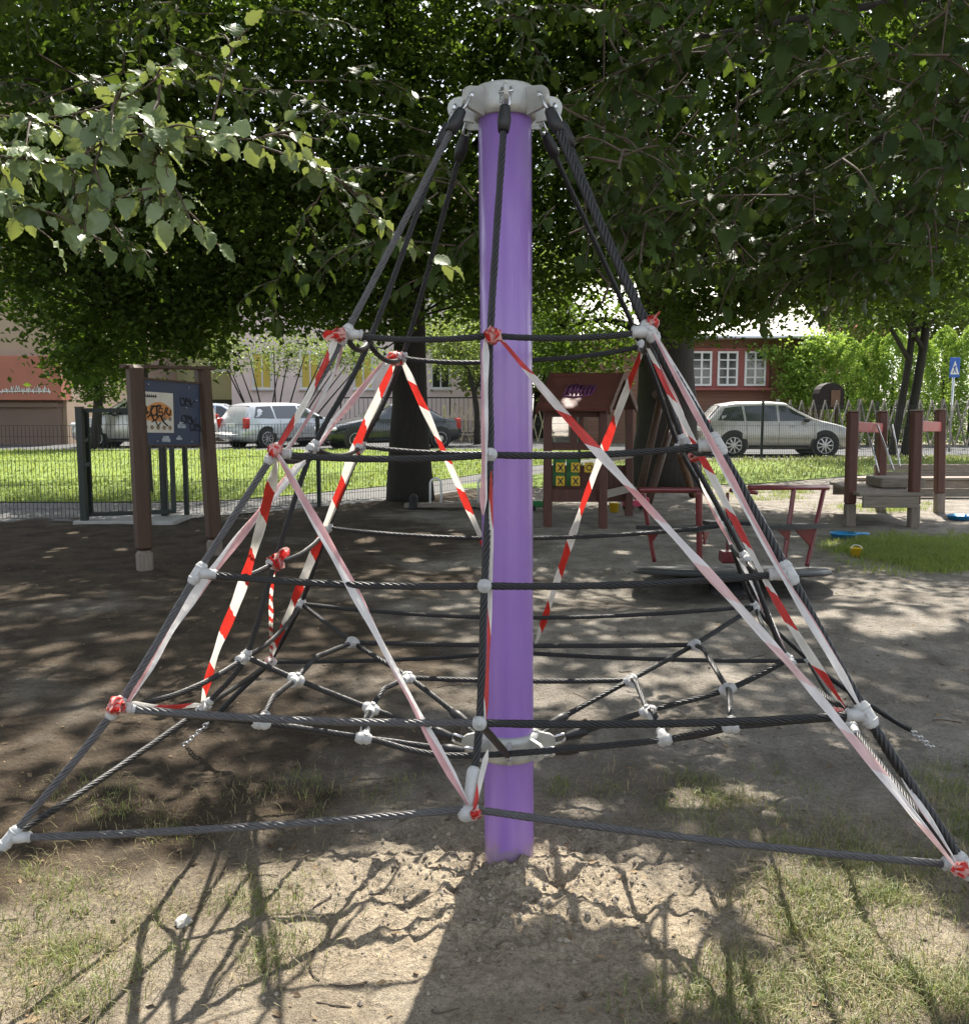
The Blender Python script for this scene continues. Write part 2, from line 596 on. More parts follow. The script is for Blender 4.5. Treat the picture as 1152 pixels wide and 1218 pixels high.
def sag(a, b, s=.012, n=6):
    a, b = np.array(a), np.array(b)
    return [a + (b - a) * i / n - np.array((0, 0, s * 4 * (i / n) * (1 - i / n))) for i in range(n + 1)]


def rope(name, pts, r=.0092, parent=None, mat='rope', near=True):
    """six laid strands; the grooves between them are real"""
    p = bez(pts, .0055 if near else .012)
    T = np.gradient(p, axis=0); T /= (np.linalg.norm(T, axis=1, keepdims=True) + 1e-12)
    Xv = np.zeros_like(p)
    x = nrm(np.cross((0, 0, 1.) if abs(T[0][2]) < .9 else (1., 0, 0), T[0]))
    for i in range(len(p)):
        x = nrm(x - T[i] * (x @ T[i])); Xv[i] = x
    Yv = np.cross(T, Xv)
    L = np.concatenate([[0], np.cumsum(np.linalg.norm(np.diff(p, axis=0), axis=1))])
    rs = r * .37
    wob = 1 + .05 * np.sin(L * 41 + p[0][0] * 20) + .03 * np.sin(L * 97)
    mb = MB()
    for k in range(6):
        a = 2 * PI * k / 6 + 2 * PI * L / .115
        c = p + ((r - rs) * wob * 1.04)[:, None] * (np.cos(a)[:, None] * Xv + np.sin(a)[:, None] * Yv)
        mb.tube(c, rs, 8 if near else 6, True, True)
    mb.tube(p[::3] if len(p) > 9 else p, r * .45, 6, True, True)
    return mb.build(name, M[mat], parent or net, True)


def ferrule(a, d, L=.07, r=.017, parent=None):
    a, d = np.array(a), nrm(d)
    mb = MB()
    pts = [a, a + d * .008, a + d * L * .5, a + d * L * .62, a + d * L]
    mb.tube(pts, [r * .75, r * .8, r, r, r * .8], 16)
    return mb.build('ferrule', M['black'], parent or net, True)


# edge ropes run from the cap ring through every level
for k, nm in enumerate(order):
    tip = np.array(TOP[nm])
    d = nrm(Q[nm][0] - tip)
    s = nrm(np.cross(d, np.array(axis)))
    mb = MB(); shackle(mb, tip, d, s)
    mb.build('shackle', M['steel'], cap, True)
    a = tip + d * .046
    rr = {'F': .0098, 'L': .0092, 'R': .0132}.get(nm, .0088)
    pts = [a] + Q[nm]
    if nm in ('L', 'R'):
        g = Q[nm][4] + (Q[nm][4] - Q[nm][3]) * .62
        pts = pts + [g]
    er = rope('edge_rope', pts, rr, mat='rope_lit' if nm == 'L' else 'rope', near=nm in 'FLR')
    ferrule(a, d, .075, .019, er)

# level rings
RSEQ = ['F', 'L', 'L2', 'L3', 'B', 'R3', 'R2', 'R']
for lv in range(5):
    for i in range(8):
        a, b = RSEQ[i], RSEQ[(i + 1) % 8]
        near = {a, b} <= {'F', 'L', 'R'}
        s = .012
        pts = sag(Q[a][lv], Q[b][lv], s)
        if lv == 4 and near: s = -.006; pts = sag(Q[a][lv], Q[b][lv], .01)
        if not near and 'B' not in (a, b):
            # the side ropes hang in slack curves
            pts = sag(Q[a][lv], Q[b][lv], .03 if lv < 4 else .008)
        r = .0084 if lv < 4 else .0092
        if near and lv in (1, 2): r = .0092
        if near and lv == 3: r = .0100
        rope('frame_rope' if lv == 4 else 'ring_rope', pts, r, mat='rope_lit' if (near and lv == 4) or (near and lv == 3 and 'L' in (a, b)) else 'rope', near=near)


def clamp(p, along, out, r=.019, L=.05):
    """plastic cross clamp: a barrel on the edge rope with a horn over the ring rope"""
    p, along, out = np.array(p), nrm(along), nrm(out)
    mb = MB()
    mb.capsule(p - along * L * .5, p + along * L * .5, r, 14)
    mb.tube([p, p + out * .02, p + out * .045, p + out * .05], [r * .9, r * .95, r * .8, r * .72], 14)
    for t0 in (-.42, .42):      # moulded collars and the parting line
        c_ = p + along * L * t0; mb.tube([c_ - along * .0022, c_ + along * .0022], r * 1.09, 16)
    c_ = p + out * .044; mb.tube([c_ - out * .002, c_ + out * .002], r * .92, 16)
    t = np.cross(along, out)
    for sg in (-1, 1):
        mb.tube([p + t * sg * (r - .004), p + t * sg * (r + .005)], .0075, 10)
    mb.build('rope_clamp', M['plastic'], net, True)


for nm in RSEQ:
    i = RSEQ.index(nm)
    a, b = RSEQ[(i - 1) % 8], RSEQ[(i + 1) % 8]
    for lv in range(5):
        if lv == 0 and nm not in ('R', 'L', 'L3', 'R3'): continue
        along = Q[nm][min(lv + 1, 4)] - Q[nm][max(lv - 1, 0)]
        tgt = {'L': 'F', 'R': 'F', 'L2': 'L', 'R2': 'R', 'L3': 'L2', 'R3': 'R2', 'F': None, 'B': None}[nm]
        if tgt is None:
            p = Q[nm][lv]; al = nrm(along)
            if nm == 'F' and lv < 4:
                # round two-bolt disc clamp on the front rope
                mb = MB()
                Mx = Vector((0, -1, .12)).normalized().to_track_quat('Z', 'Y').to_matrix().to_4x4()
                Mx.translation = Vector(p) - Vector((0, -.0, 0))
                mb.lathe([(.012, -.02), (.0185, -.016), (.0185, .010), (.014, .0165), (.005, .018), (.005, .0215), (0, .0215)], 20, Mx)
                mb.build('rope_clamp', M['plastic'], net, True)
            elif nm == 'F':
                mb = MB(); mb.capsule(p + nrm(Q['F'][3] - p) * .085, p + nrm(Q['F'][3] - p) * .02, .0175, 14)
                mb.capsule(p - np.array((.008, .0, .012)), p + np.array((.008, 0, -.008)), .021, 14)
                mb.build('rope_clamp', M['plastic'], net, True)
            else:
                clamp(p, along, Q['R3'][lv] - p, .016)
        else:
            clamp(Q[nm][lv], along, Q[tgt][lv] - Q[nm][lv], .0185 if nm == 'R' else .0145 if nm == 'L' else .0130, .040 if nm in ('L', 'R') else .030)

# hub collar low on the pole and the floor net that hangs from it
ct = W(602, 868, 2.82); cb = W(602, 898, 2.82)
zt = (ct - POLE_B).dot(axis); zb = (cb - POLE_B).dot(axis)
mb = MB()
mb.lathe([(PR + .001, zb), (PR + .016, zb + .002), (PR + .018, zb + .02), (PR + .018, zt - .02), (PR + .016, zt - .002), (PR + .001, zt)], 48, PM)
hub = mb.build('hub_collar', M['alu'], net, True)
HC = POLE_B + axis * ((zt + zb) / 2)
HUB = {}
for k, nm in enumerate(order):
    d = ring_dir(k)
    base = HC + d * (PR + .012)
    e = MB(); ear(e, base, d, axis, .058, .036)
    e.build('lug', M['alu'], hub, True)
    HUB[nm] = np.array(base + d * .042)

WEB = {   # where the radial ropes carry the outer and the inner web ring
    'L3': [(420, 764, 3.30), (486, 806, 3.08)], 'L2': [(352, 808, 2.82), (441, 843, 2.82)],
    'L': [(310, 860, 2.46), (432, 878, 2.63)], 'R3': [(825, 767, 3.30), (749, 809, 3.08)],
    'R2': [(865, 820, 2.82), (770, 846, 2.82)], 'R': [(870, 865, 2.44), (790, 880, 2.62)],
}
WQ = {k: [np.array(W(*p)) for p in v] for k, v in WEB.items()}
for nm, (o_, i_) in WQ.items():
    d = nrm(i_ - HUB[nm])
    s = np.array(axis)
    mb = MB(); shackle(mb, HUB[nm], d, s, .06, .013)
    mb.build('shackle', M['steel'], hub, True)
    a = HUB[nm] + d * .05
    rr = rope('radial_rope', [a, i_, o_, Q[nm][3]], .0092, near=nm in 'LR', mat='rope')
    ferrule(a, d, .07, .0165, rr)
    for p, oth in ((o_, 0), (i_, 1)):
        q = {'L3': 'L2', 'L2': 'L', 'L': 'L2', 'R3': 'R2', 'R2': 'R', 'R': 'R2'}[nm]
        clamp(p, nrm(o_ - i_), nrm(WQ[q][oth] - p) + np.array((0, 0, .1)), .0165, .028)
# front and back radial ropes
for nm in ('F', 'B'):
    d = nrm(Q[nm][3] - HUB[nm]); mb = MB(); shackle(mb, HUB[nm], d, np.array(axis), .06, .013)
    mb.build('shackle', M['steel'], hub, True)
    rope('radial_rope', [HUB[nm] + d * .05, Q[nm][3]], .0105)
for lvl in (0, 1):
    seq = ['L', 'L2', 'L3', 'R3', 'R2', 'R']
    for a, b in zip(seq, seq[1:]):
        pa, pb = WQ[a][lvl], WQ[b][lvl]
        if (a, b) == ('L3', 'R3'):
            pts = sag(pa, pb, .008)
        else:
            mid = (pa + pb) / 2 + np.array((0, 0, .022))
            pts = [pa, pa * .7 + pb * .3 + np.array((0, 0, .028)), mid, pb]
        rope('web_rope', pts, .0090, near=False)
# the front web ropes run close below the level rope of the front face
rope('web_rope', [WQ['L'][0], WQ['L'][1], WQ['L'][1] * .3 + HUB['F'] * .7 + np.array((-.02, -.03, 0)), WQ['R'][1], WQ['R'][0]], .0092)

# anchors: chain from the net's corners into the ground
def chain(a, b, n=9, r=.0032):
    a, b = np.array(a), np.array(b)
    d = nrm(b - a); L = np.linalg.norm(b - a) / n
    mb = MB()
    s0 = nrm(np.cross(d, (0, 0, 1))); s1 = np.cross(d, s0)
    for i in range(n):
        c = a + d * L * (i + .5)
        ax = s0 if i % 2 else s1
        mb.torus(c, .011, r, ax, 14, 6, sx=L * .62 / .011, sy=.85, xdir=d)
    return mb.build('anchor_chain', M['steel'], net, True)


for pts in ([(322, 787, 3.72), (285, 822, 3.78), (250, 858, 3.84)], [(961, 786, 3.72), (1000, 816, 3.76), (1062, 857, 3.82), (1082, 868, 3.84)]):
    q = [np.array(W(*p)) for p in pts]
    rope('anchor_rope', q, .0115, near=False)
    end = np.array(G(*((214, 886) if pts[0][0] < 600 else (1114, 889))))
    chain(q[-1], end - np.array((0, 0, .02)), 9)
for nm in 'LR':
    g = Q[nm][4] + (Q[nm][4] - Q[nm][3]) * .60
    e = g + nrm(Q[nm][4] - Q[nm][3]) * .25
    e = g + (g - Q[nm][3]) * (g[2] + .02) / max(.05, (Q[nm][3][2] - g[2]))
    chain(g, e, 6)


# ------------------------------------------------------------------ barrier tapes tied to the net
def ribbon(name, pts, w, mat, label, twist=0.0, roll=0.0, face=None, u0=0.0, period=.24, curl=.0, pinch=True):
    """a tape strip through pts; it may twist along its length"""
    p = bez([np.array(x, float) for x in pts], .02)
    w *= .56
    n = len(p)
    T = np.gradient(p, axis=0); T /= np.linalg.norm(T, axis=1, keepdims=True)
    L = np.concatenate([[0], np.cumsum(np.linalg.norm(np.diff(p, axis=0), axis=1))])
    view = np.array((0, -1, .1)) if face is None else np.array(face, float)
    V, UV, F = [], [], []
    K = 5
    for i in range(n):
        side = nrm(np.cross(T[i], view)); nn = np.cross(side, T[i])
        t = i / (n - 1)
        a = roll + twist * t * 2 * PI + .25 * math.sin(L[i] * 9 + u0 * 5)
        e = side * math.cos(a) + nn * math.sin(a)
        f = -side * math.sin(a) + nn * math.cos(a)
        ww = w * (.92 + .12 * math.sin(L[i] * 13 + u0 * 7) + .10 * math.sin(L[i] * 31 + u0 * 3))
        if pinch: ww *= min(1, .25 + 9 * min(t, 1 - t))
        for j in range(K):
            q = j / (K - 1) - .5
            V.append(p[i] + e * ww * q + f * (curl * w * (q * q * 4 - .5) + .14 * w * math.sin(q * 11 + L[i] * 17 + 3 * math.sin(L[i] * 5))))
            UV.append(((L[i]) / period + u0, j / (K - 1)))
    for i in range(n - 1):
        for j in range(K - 1):
            F.append((i * K + j, i * K + j + 1, (i + 1) * K + j + 1, (i + 1) * K + j))
    V = np.array(V)
    c = V.mean(0) * 0 + p[0]
    root = bpy.data.meshes.new(name)
    root.from_pydata((V - c).tolist(), [], F)
    uvl = root.uv_layers.new(name='UVMap')
    flat = np.array([UV[v] for f in F for v in f], np.float32)
    uvl.data.foreach_set('uv', flat.ravel())
    root.polygons.foreach_set('use_smooth', np.ones(len(F), bool))
    root.materials.append(M[mat])
    o = bpy.data.objects.new(name, root); COL.objects.link(o)
    o.location = c
    tag(o, label, 'barrier tape', 'red and white barrier tapes tied to the rope pyramid')
    return o


def knot(o, p, r=.026, ears=0, mat='tape_red', seed=0):
    r *= .72
    """crumpled turns of tape round a rope, a part of its strip"""
    R = np.random.default_rng(seed)
    c = np.array(o.location)
    p = np.array(p)
    V, F, UV = [], [], []
    for k in range(4):
        ax = nrm(R.normal(size=3)); u = nrm(np.cross(ax, R.normal(size=3))); w = np.cross(ax, u)
        b = len(V); n = 14
        for i in range(n + 1):
            a = i / n * 2 * PI
            rr = r * (1 + .22 * math.sin(3 * a + k) + .1 * R.normal())
            q = p + (u * math.cos(a) + w * math.sin(a)) * rr
            for h in (-1, 1):
                V.append(q + ax * h * r * (.55 + .15 * R.normal())); UV.append((i / n * .6 + k * .31, (h + 1) / 2))
        for i in range(n):
            F.append((b + 2 * i, b + 2 * i + 1, b + 2 * i + 3, b + 2 * i + 2))
    for k in range(ears):
        d = nrm(R.normal(size=3) + np.array((0, -.3, 1.2))); t = nrm(np.cross(d, R.normal(size=3)))
        b = len(V); n = 5
        for i in range(n):
            s = i / (n - 1)
            for h in (-1, 1):
                V.append(p + d * s * r * 2.6 + t * h * r * (.4 + .6 * s) * (1.0 if i < n - 1 else .3) + np.array((0, -1, 0)) * .3 * r * math.sin(s * 4))
                UV.append((k * .4 + .05 + s * .35, (h + 1) / 2))
        for i in range(n - 1):
            F.append((b + 2 * i, b + 2 * i + 1, b + 2 * i + 3, b + 2 * i + 2))
    me = bpy.data.meshes.new('tape_knot')
    me.from_pydata((np.array(V) - c).tolist(), [], F)
    uvl = me.uv_layers.new(name='UVMap')
    uvl.data.foreach_set('uv', np.array([UV[v] for f in F for v in f], np.float32).ravel())
    me.polygons.foreach_set('use_smooth', np.ones(len(F), bool))
    me.materials.append(M[mat])
    k = bpy.data.objects.new('tape_knot', me); COL.objects.link(k); k.parent = o
    return k


def TW(*pts): return [np.array(W(*p)) for p in pts]


# left side
t = ribbon('tape_strip', TW((402, 396, 2.49), (372, 462, 2.44), (328, 536, 2.39)), .034, 'tape', 'short red and white tape strip along the outer left rope between its two topmost knots', u0=.15, period=.2, roll=.5)
knot(t, W(403, 398, 2.49), .024, 1, seed=1); knot(t, W(327, 536, 2.39), .022, 0, seed=2)
ribbon('tape_strip', TW((408, 408, 2.54), (392, 455, 2.52), (352, 520, 2.47), (330, 548, 2.43)), .022, 'tape_pale', 'thin pinkish tape strip just inside the outer left rope, near its top', u0=.5)
ribbon('tape_strip', TW((330, 540, 2.38), (402, 668, 2.32), (480, 815, 2.26), (556, 958, 2.12)), .046, 'tape_pale', 'pale tape strip crossing the front from upper left to the lowest white clamp', u0=.4, period=.9, roll=.25, twist=.12)
ribbon('tape_strip', TW((461, 426, 3.12), (371, 534, 2.85), (239, 698, 2.45), (148, 842, 2.20)), .046, 'tape_pale', 'long pale pink tape strip from the upper back left down to the outer left knot', u0=.2, period=.6)
o = ribbon('tape_strip', TW((330, 548, 2.42), (306, 640, 2.55), (284, 708, 2.65), (258, 775, 2.76), (240, 836, 2.84)), .052, 'tape', 'wide red and white tape strip hanging steeply between two left ropes', u0=.1, twist=.12)
t = ribbon('tape_strip', TW((150, 836, 2.20), (190, 842, 2.25), (240, 838, 2.36)), .026, 'tape', 'very short red tape end lying along the lower left rope', u0=.2)
knot(t, W(138, 840, 2.19), .026, 1, seed=3)
t = ribbon('tape_strip', TW((472, 424, 3.15), (428, 520, 3.28), (398, 600, 3.38), (360, 690, 3.5), (322, 782, 3.68)), .058, 'tape', 'broad bold red and white tape strip along the back left rope below its red knot', u0=.3, twist=.1)
knot(t, W(470, 426, 3.15), .03, 0, seed=4)
ribbon('tape_strip', TW((475, 422, 3.17), (522, 525, 3.34), (560, 612, 3.5), (611, 728, 3.6)), .044, 'tape', 'red and white tape strip slanting from the back left knot to behind the purple pole', u0=.0)
t = ribbon('tape_strip', TW((326, 668, 2.80), (323, 700, 2.95), (322, 745, 3.3), (323, 786, 3.7)), .03, 'tape', 'narrow vertical red and white tape strip on the left below a red knotted bow', u0=.3, period=.12)
knot(t, W(328, 668, 2.79), .03, 2, seed=5); knot(t, W(321, 788, 3.69), .03, 0, 'tape_pale', seed=6)
# front rope
t = ribbon('tape_strip', TW((577, 402, 2.47), (576, 540, 2.38), (574, 612, 2.33)), .034, 'tape_pale', 'white upright tape strip beside the front rope above the middle ring rope', u0=.1, period=1.2)
t = ribbon('tape_strip', TW((584, 560, 2.36), (583, 697, 2.32), (580, 790, 2.26), (577, 862, 2.21)), .022, 'tape', 'thin white and red tape strip beside the front rope against the purple pole', u0=.7, period=.5)
t = ribbon('tape_strip', TW((580, 892, 2.20), (572, 925, 2.16), (563, 968, 2.13)), .022, 'tape', 'tiny red and white tape strip below the hub collar at the front rope end', u0=.05)
knot(t, W(566, 968, 2.13), .017, 0, seed=7)
t = ribbon('tape_strip', TW((590, 398, 2.46), (700, 525, 2.38), (830, 668, 2.28), (980, 838, 2.16), (1135, 1030, 2.03)), .040, 'tape_fading', 'longest tape strip, crossing the front from the pole down to lower right', u0=.42, period=.26)
knot(t, W(586, 399, 2.46), .026, 0, seed=8); knot(t, W(1143, 1034, 2.03), .022, 0, seed=9)
# right side
t = ribbon('tape_strip', TW((765, 412, 3.12), (735, 490, 3.28), (690, 610, 3.48), (636, 770, 3.72)), .05, 'tape', 'red and white tape strip slanting from the upper right knot to behind the pole', u0=.35, period=.28)
ribbon('tape_strip', TW((777, 396, 2.49), (840, 515, 2.39), (920, 665, 2.29), (985, 775, 2.2), (1022, 840, 2.15)), .034, 'tape_pale', 'pinkish white tape strip lying on the near side of the outer right rope', u0=.3, period=1.4)
t = ribbon('tape_strip', TW((775, 390, 2.53), (856, 530, 2.44), (905, 615, 2.38), (945, 690, 2.34), (1035, 862, 2.2), (1140, 1030, 2.04)), .03, 'tape_pale', 'pale tape strip on the outer side of the outer right rope', u0=.85, period=1.1, roll=.6)
knot(t, W(775, 384, 2.52), .024, 1, 'tape_red', seed=10)
t = ribbon('tape_strip', TW((768, 410, 2.8), (812, 500, 2.75), (870, 612, 2.6), (935, 735, 2.45), (1005, 842, 2.25)), .036, 'tape', 'red and white tape strip between the two nearest ropes on the right side', u0=.2, period=.25)
knot(t, W(996, 850, 2.24), .022, 0, seed=11)
ribbon('tape_strip', TW((770, 412, 2.95), (800, 470, 3.0), (822, 530, 3.0)), .04, 'tape_pale', 'short pale tape strip just below the upper right knot', u0=.4, period=.4)
t = ribbon('tape_strip', TW((824, 540, 2.85), (850, 610, 3.1), (893, 690, 3.2), (935, 778, 2.95)), .03, 'tape_pale', 'thin pale tape strip along the inner right rope before the red merry go round', u0=.6, period=.5)
knot(t, W(826, 542, 2.8), .022, 0, seed=12)
# ------------------------------------------------------------------ ground
def vnoise(x, y, seed=0):
    xi = np.floor(x).astype(np.int64); yi = np.floor(y).astype(np.int64)
    fx = x - xi; fy = y - yi
    fx = fx * fx * (3 - 2 * fx); fy = fy * fy * (3 - 2 * fy)

    def h(a, b):
        n = (a * 374761393 + b * 668265263 + seed * 1442695041) & 0x7fffffff
        n = ((n ^ (n >> 13)) * 1274126177) & 0x7fffffff
        return ((n ^ (n >> 16)) & 0xffff) / 65535.0
    return (h(xi, yi) * (1 - fx) + h(xi + 1, yi) * fx) * (1 - fy) + (h(xi, yi + 1) * (1 - fx) + h(xi + 1, yi + 1) * fx) * fy


def fbm(x, y, o=4, seed=0):
    t, a, s = 0, .5, 0
    for i in range(o):
        t = t + a * vnoise(x * 2 ** i, y * 2 ** i, seed + i * 17); s += a; a *= .5
    return t / s


def gz(x, y):
    x = np.asarray(x, float); y = np.asarray(y, float)
    t = np.clip((y - 14) / 8, 0, 1)
    z = .15 * t * t * (3 - 2 * t)
    d = np.hypot((x - POLE_B.x) * .8, (y - POLE_B.y + .12))
    mound = np.exp(-(d / .48) ** 2)
    lump = fbm(x * 9, y * 9, 4, 5) - .5
    fine = fbm(x * 34, y * 34, 3, 8) - .5
    near = np.clip((7 - y) / 3, 0, 1)
    z = z + mound * (.03 + .09 * lump + .05 * fine) + near * (.028 * (fbm(x * 2.1, y * 2.1, 3, 2) - .5) + .014 * lump + .010 * fine)
    z = z + (1 - near) * (.06 * (fbm(x * .9, y * .9, 3, 3) - .5) + .045 * (fbm(x * 3.1, y * 3.1, 4, 13) - .5)) * np.clip((14 - y) / 2, .0, 1)
    z = z - near * .03 * np.clip(fbm(x * 3.6 + 4, y * 3.0, 2, 31) - .62, 0, 1) * 4
    # a worn hollow under the merry-go-round
    z = z - .13 * np.exp(-(((x - 1.55) / 1.3) ** 2 + ((y - 7.7) / .8) ** 2))
    return z


def axis_pts(lo, hi, a, b, fine, grow=1.13):
    p = list(np.arange(a, b, fine))
    s, x = fine, a
    left = []
    while x > lo:
        s *= grow; x -= s; left.append(x)
    s, x = fine, p[-1]
    right = []
    while x < hi:
        s *= grow; x += s; right.append(x)
    return np.array(left[::-1] + p + right)


gx = axis_pts(-500, 500, -2.4, 2.6, .017, 1.035)
gy = axis_pts(-120, 900, 1.35, 4.6, .017, 1.022)
X, Y = np.meshgrid(gx, gy)
Z = gz(X, Y)
V = np.stack([X, Y, Z], -1).reshape(-1, 3)
nx, ny = len(gx), len(gy)
i = np.arange(ny - 1)[:, None] * nx + np.arange(nx - 1)[None, :]
quads = np.stack([i, i + 1, i + nx + 1, i + nx], -1).reshape(-1, 4)

m, nt, out = newmat('sandy_soil')
p = N(nt, 'BsdfPrincipled'); p.inputs['Roughness'].default_value = .95; p.inputs['Specular IOR Level'].default_value = .15
big = noise(nt, .55, 4, .6); mid = noise(nt, 3.2, 6, .65); fin = noise(nt, 60, 5, .7); grit = noise(nt, 260, 2, .6)
sand = ramp(nt, mid, [(.28, (.175, .152, .125)), (.5, (.315, .282, .24)), (.72, (.45, .412, .36))])
earth = ramp(nt, mid, [(.3, (.050, .038, .027)), (.7, (.150, .116, .083))])
tc0 = N(nt, 'TexCoord'); sxyz = N(nt, 'SeparateXYZ'); nt.links.new(tc0.outputs['Object'], sxyz.inputs[0])
zone = N(nt, 'MapRange'); zone.inputs['From Min'].default_value = -1.6; zone.inputs['From Max'].default_value = 1.6; zone.inputs['To Min'].default_value = -.15; zone.inputs['To Max'].default_value = .22
nt.links.new(sxyz.outputs['X'], zone.inputs['Value'])
fore = N(nt, 'MapRange'); fore.inputs['From Min'].default_value = 2.5; fore.inputs['From Max'].default_value = 3.3; fore.inputs['To Min'].default_value = .20; fore.inputs['To Max'].default_value = 0
nt.links.new(sxyz.outputs['Y'], fore.inputs['Value'])
b0_ = N(nt, 'Math', operation='ADD'); nt.links.new(big, b0_.inputs[0]); nt.links.new(fore.outputs['Result'], b0_.inputs[1])
bz = N(nt, 'Math', operation='ADD'); nt.links.new(b0_.outputs[0], bz.inputs[0]); nt.links.new(zone.outputs['Result'], bz.inputs[1])
c = mixc(nt, ramp(nt, bz.outputs[0], [(.42, (0, 0, 0)), (.6, (1, 1, 1))]), earth, sand)
# pale dry diggings round the foot of the pole
tc = N(nt, 'TexCoord'); mp = N(nt, 'Mapping'); mp.inputs['Location'].default_value = (-POLE_B.x * .8, -(POLE_B.y - .25) , 0); mp.inputs['Scale'].default_value = (.8, 1, 0)
nt.links.new(tc.outputs['Object'], mp.inputs['Vector'])
ln = N(nt, 'VectorMath', operation='LENGTH'); nt.links.new(mp.outputs[0], ln.inputs[0])
ad = N(nt, 'Math', operation='MULTIPLY_ADD'); nt.links.new(mid, ad.inputs[0]); ad.inputs[1].default_value = .7; nt.links.new(ln.outputs['Value'], ad.inputs[2])
pale = ramp(nt, fin, [(.3, (.39, .34, .28)), (.7, (.59, .525, .435))])
c = mixc(nt, ramp(nt, ad.outputs[0], [(.55, (1, 1, 1)), (1.15, (0, 0, 0))]), c, pale)
c = mixc(nt, ramp(nt, grit, [(.3, (.62,) * 3), (.55, (1.0,) * 3), (.75, (1.25,) * 3)]), (0, 0, 0), c, 'MIX') if False else mixc(nt, 1.0, c, ramp(nt, grit, [(.25, (.55,) * 3), (.55, (1.0,) * 3), (.8, (1.0,) * 3)]), 'MULTIPLY')
c = mixc(nt, 1.0, c, ramp(nt, fin, [(.25, (.6,) * 3), (.6, (1.0,) * 3)]), 'MULTIPLY')
mot = noise(nt, 13, 5, .7)
c = mixc(nt, 1.0, c, ramp(nt, mot, [(.3, (.74,) * 3), (.5, (.97,) * 3), (.7, (1.0,) * 3)]), 'MULTIPLY')
tanf = N(nt, 'MapRange'); tanf.inputs['From Min'].default_value = 2.6; tanf.inputs['From Max'].default_value = 3.6; tanf.inputs['To Min'].default_value = 1; tanf.inputs['To Max'].default_value = 0
nt.links.new(sxyz.outputs['Y'], tanf.inputs['Value'])
c = mixc(nt, tanf.outputs['Result'], c, mixc(nt, 1.0, c, (1.0, .935, .82), 'MULTIPLY'))
# bark crumbs and leaf litter trodden into the soil
vo = N(nt, 'TexVoronoi'); vo.inputs['Scale'].default_value = 38; nt.links.new(tc.outputs['Object'], vo.inputs['Vector'])
lit_m = mixc(nt, 1.0, ramp(nt, vo.outputs['Distance'], [(.12, (1, 1, 1)), (.2, (0, 0, 0))]), ramp(nt, noise(nt, 1.7, 4), [(.5, (0, 0, 0)), (.62, (.75,) * 3)]), 'MULTIPLY')
c = mixc(nt, lit_m, c, (.075, .05, .032))
nt.links.new(c, p.inputs['Base Color'])
b = N(nt, 'Bump'); b.inputs['Strength'].default_value = 1.0; b.inputs['Distance'].default_value = .02
hm = N(nt, 'Math', operation='MULTIPLY_ADD'); nt.links.new(mot, hm.inputs[0]); hm.inputs[1].default_value = 2.2; nt.links.new(fin, hm.inputs[2])
nt.links.new(hm.outputs[0], b.inputs['Height'])
b2 = N(nt, 'Bump'); b2.inputs['Strength'].default_value = .7; b2.inputs['Distance'].default_value = .004
nt.links.new(grit, b2.inputs['Height']); nt.links.new(b.outputs[0], b2.inputs['Normal'])
nt.links.new(b2.outputs[0], p.inputs['Normal'])
nt.links.new(p.outputs[0], out.inputs['Surface'])
M['soil'] = m
g = raw_mesh('ground', V, quads, M['soil'], smooth=True)
tag(g, 'bare sandy playground soil, pale and dug up round the purple pole', 'ground', kind='structure')


def sheet(name, poly_fn, mat, z=.004, label=None, cat=None, step=.5, x0=-60, x1=60, y0=12, y1=60):
    """a sheet that follows the ground a few millimetres above it"""
    xs = np.arange(x0, x1 + .01, step); ys = np.arange(y0, y1 + .01, step)
    X, Y = np.meshgrid(xs, ys)
    X, Y = poly_fn(X, Y)
    Z = gz(X, Y) + z
    nx, ny = len(xs), len(ys)
    i = np.arange(ny - 1)[:, None] * nx + np.arange(nx - 1)[None, :]
    q = np.stack([i, i + 1, i + nx + 1, i + nx], -1).reshape(-1, 4)
    o = raw_mesh(name, np.stack([X, Y, Z], -1).reshape(-1, 3), q, mat, smooth=True)
    return tag(o, label, cat, kind='structure')


M['lawn'] = pmat('lawn_turf', (.13, .18, .035), .35, 2.5, .9, bump=.8, bscale=40, spec=.2)
M['asphalt'] = pmat('asphalt', (.06, .06, .062), .2, 3, .9, bump=.3, bscale=120)
M['pave'] = pmat('paving', (.09, .088, .085), .15, 2, .9, bump=.2, bscale=30)

# line of the wire fence: it bounds the playground on the far side
FL = [(-9.5, 11.55), (-5.05, 11.55), (-3.9, 11.9), (-.9, 15.0), (3.5, 22.2), (12.5, 24.0), (22, 25)]


def fence_y(x):
    return np.interp(x, [p[0] for p in FL], [p[1] for p in FL])


def f_path(X, Y):
    t = (Y - 12) / 4.0
    return X, fence_y(X) + .1 + t * 2.4
def f_lawn(X, Y):
    t = (Y - 12) / 20.0
    y0 = fence_y(X) + 2.6
    return X, y0 + t * np.maximum(.3, 28.6 - y0)


sheet('footpath', f_path, M['pave'], .006, 'grey footpath just beyond the wire fence', 'path', .5, -40, 3.4, 12, 16)
sheet('lawn', f_lawn, M['lawn'], .012, 'sunlit strip of mown lawn between the fence and the parked cars', 'lawn', .5, -40, 3.4, 12, 32)


def f_rl(X, Y):
    t = (Y - 12) / 4.0
    y0 = np.interp(X, [-.5, 2, 5, 9, 14, 24], [16.2, 16.5, 17.0, 19.5, 20.5, 21.0])
    y1 = np.interp(X, [-.5, 3.5, 12.5, 24], [16.8, 22.0, 23.9, 25.2])
    return X, y0 + t * np.maximum(.05, y1 - y0)


sheet('grass_verge', f_rl, M['lawn'], .012, 'shaded green verge in front of the fence on the right', 'lawn', .25, -.5, 24, 12, 16)


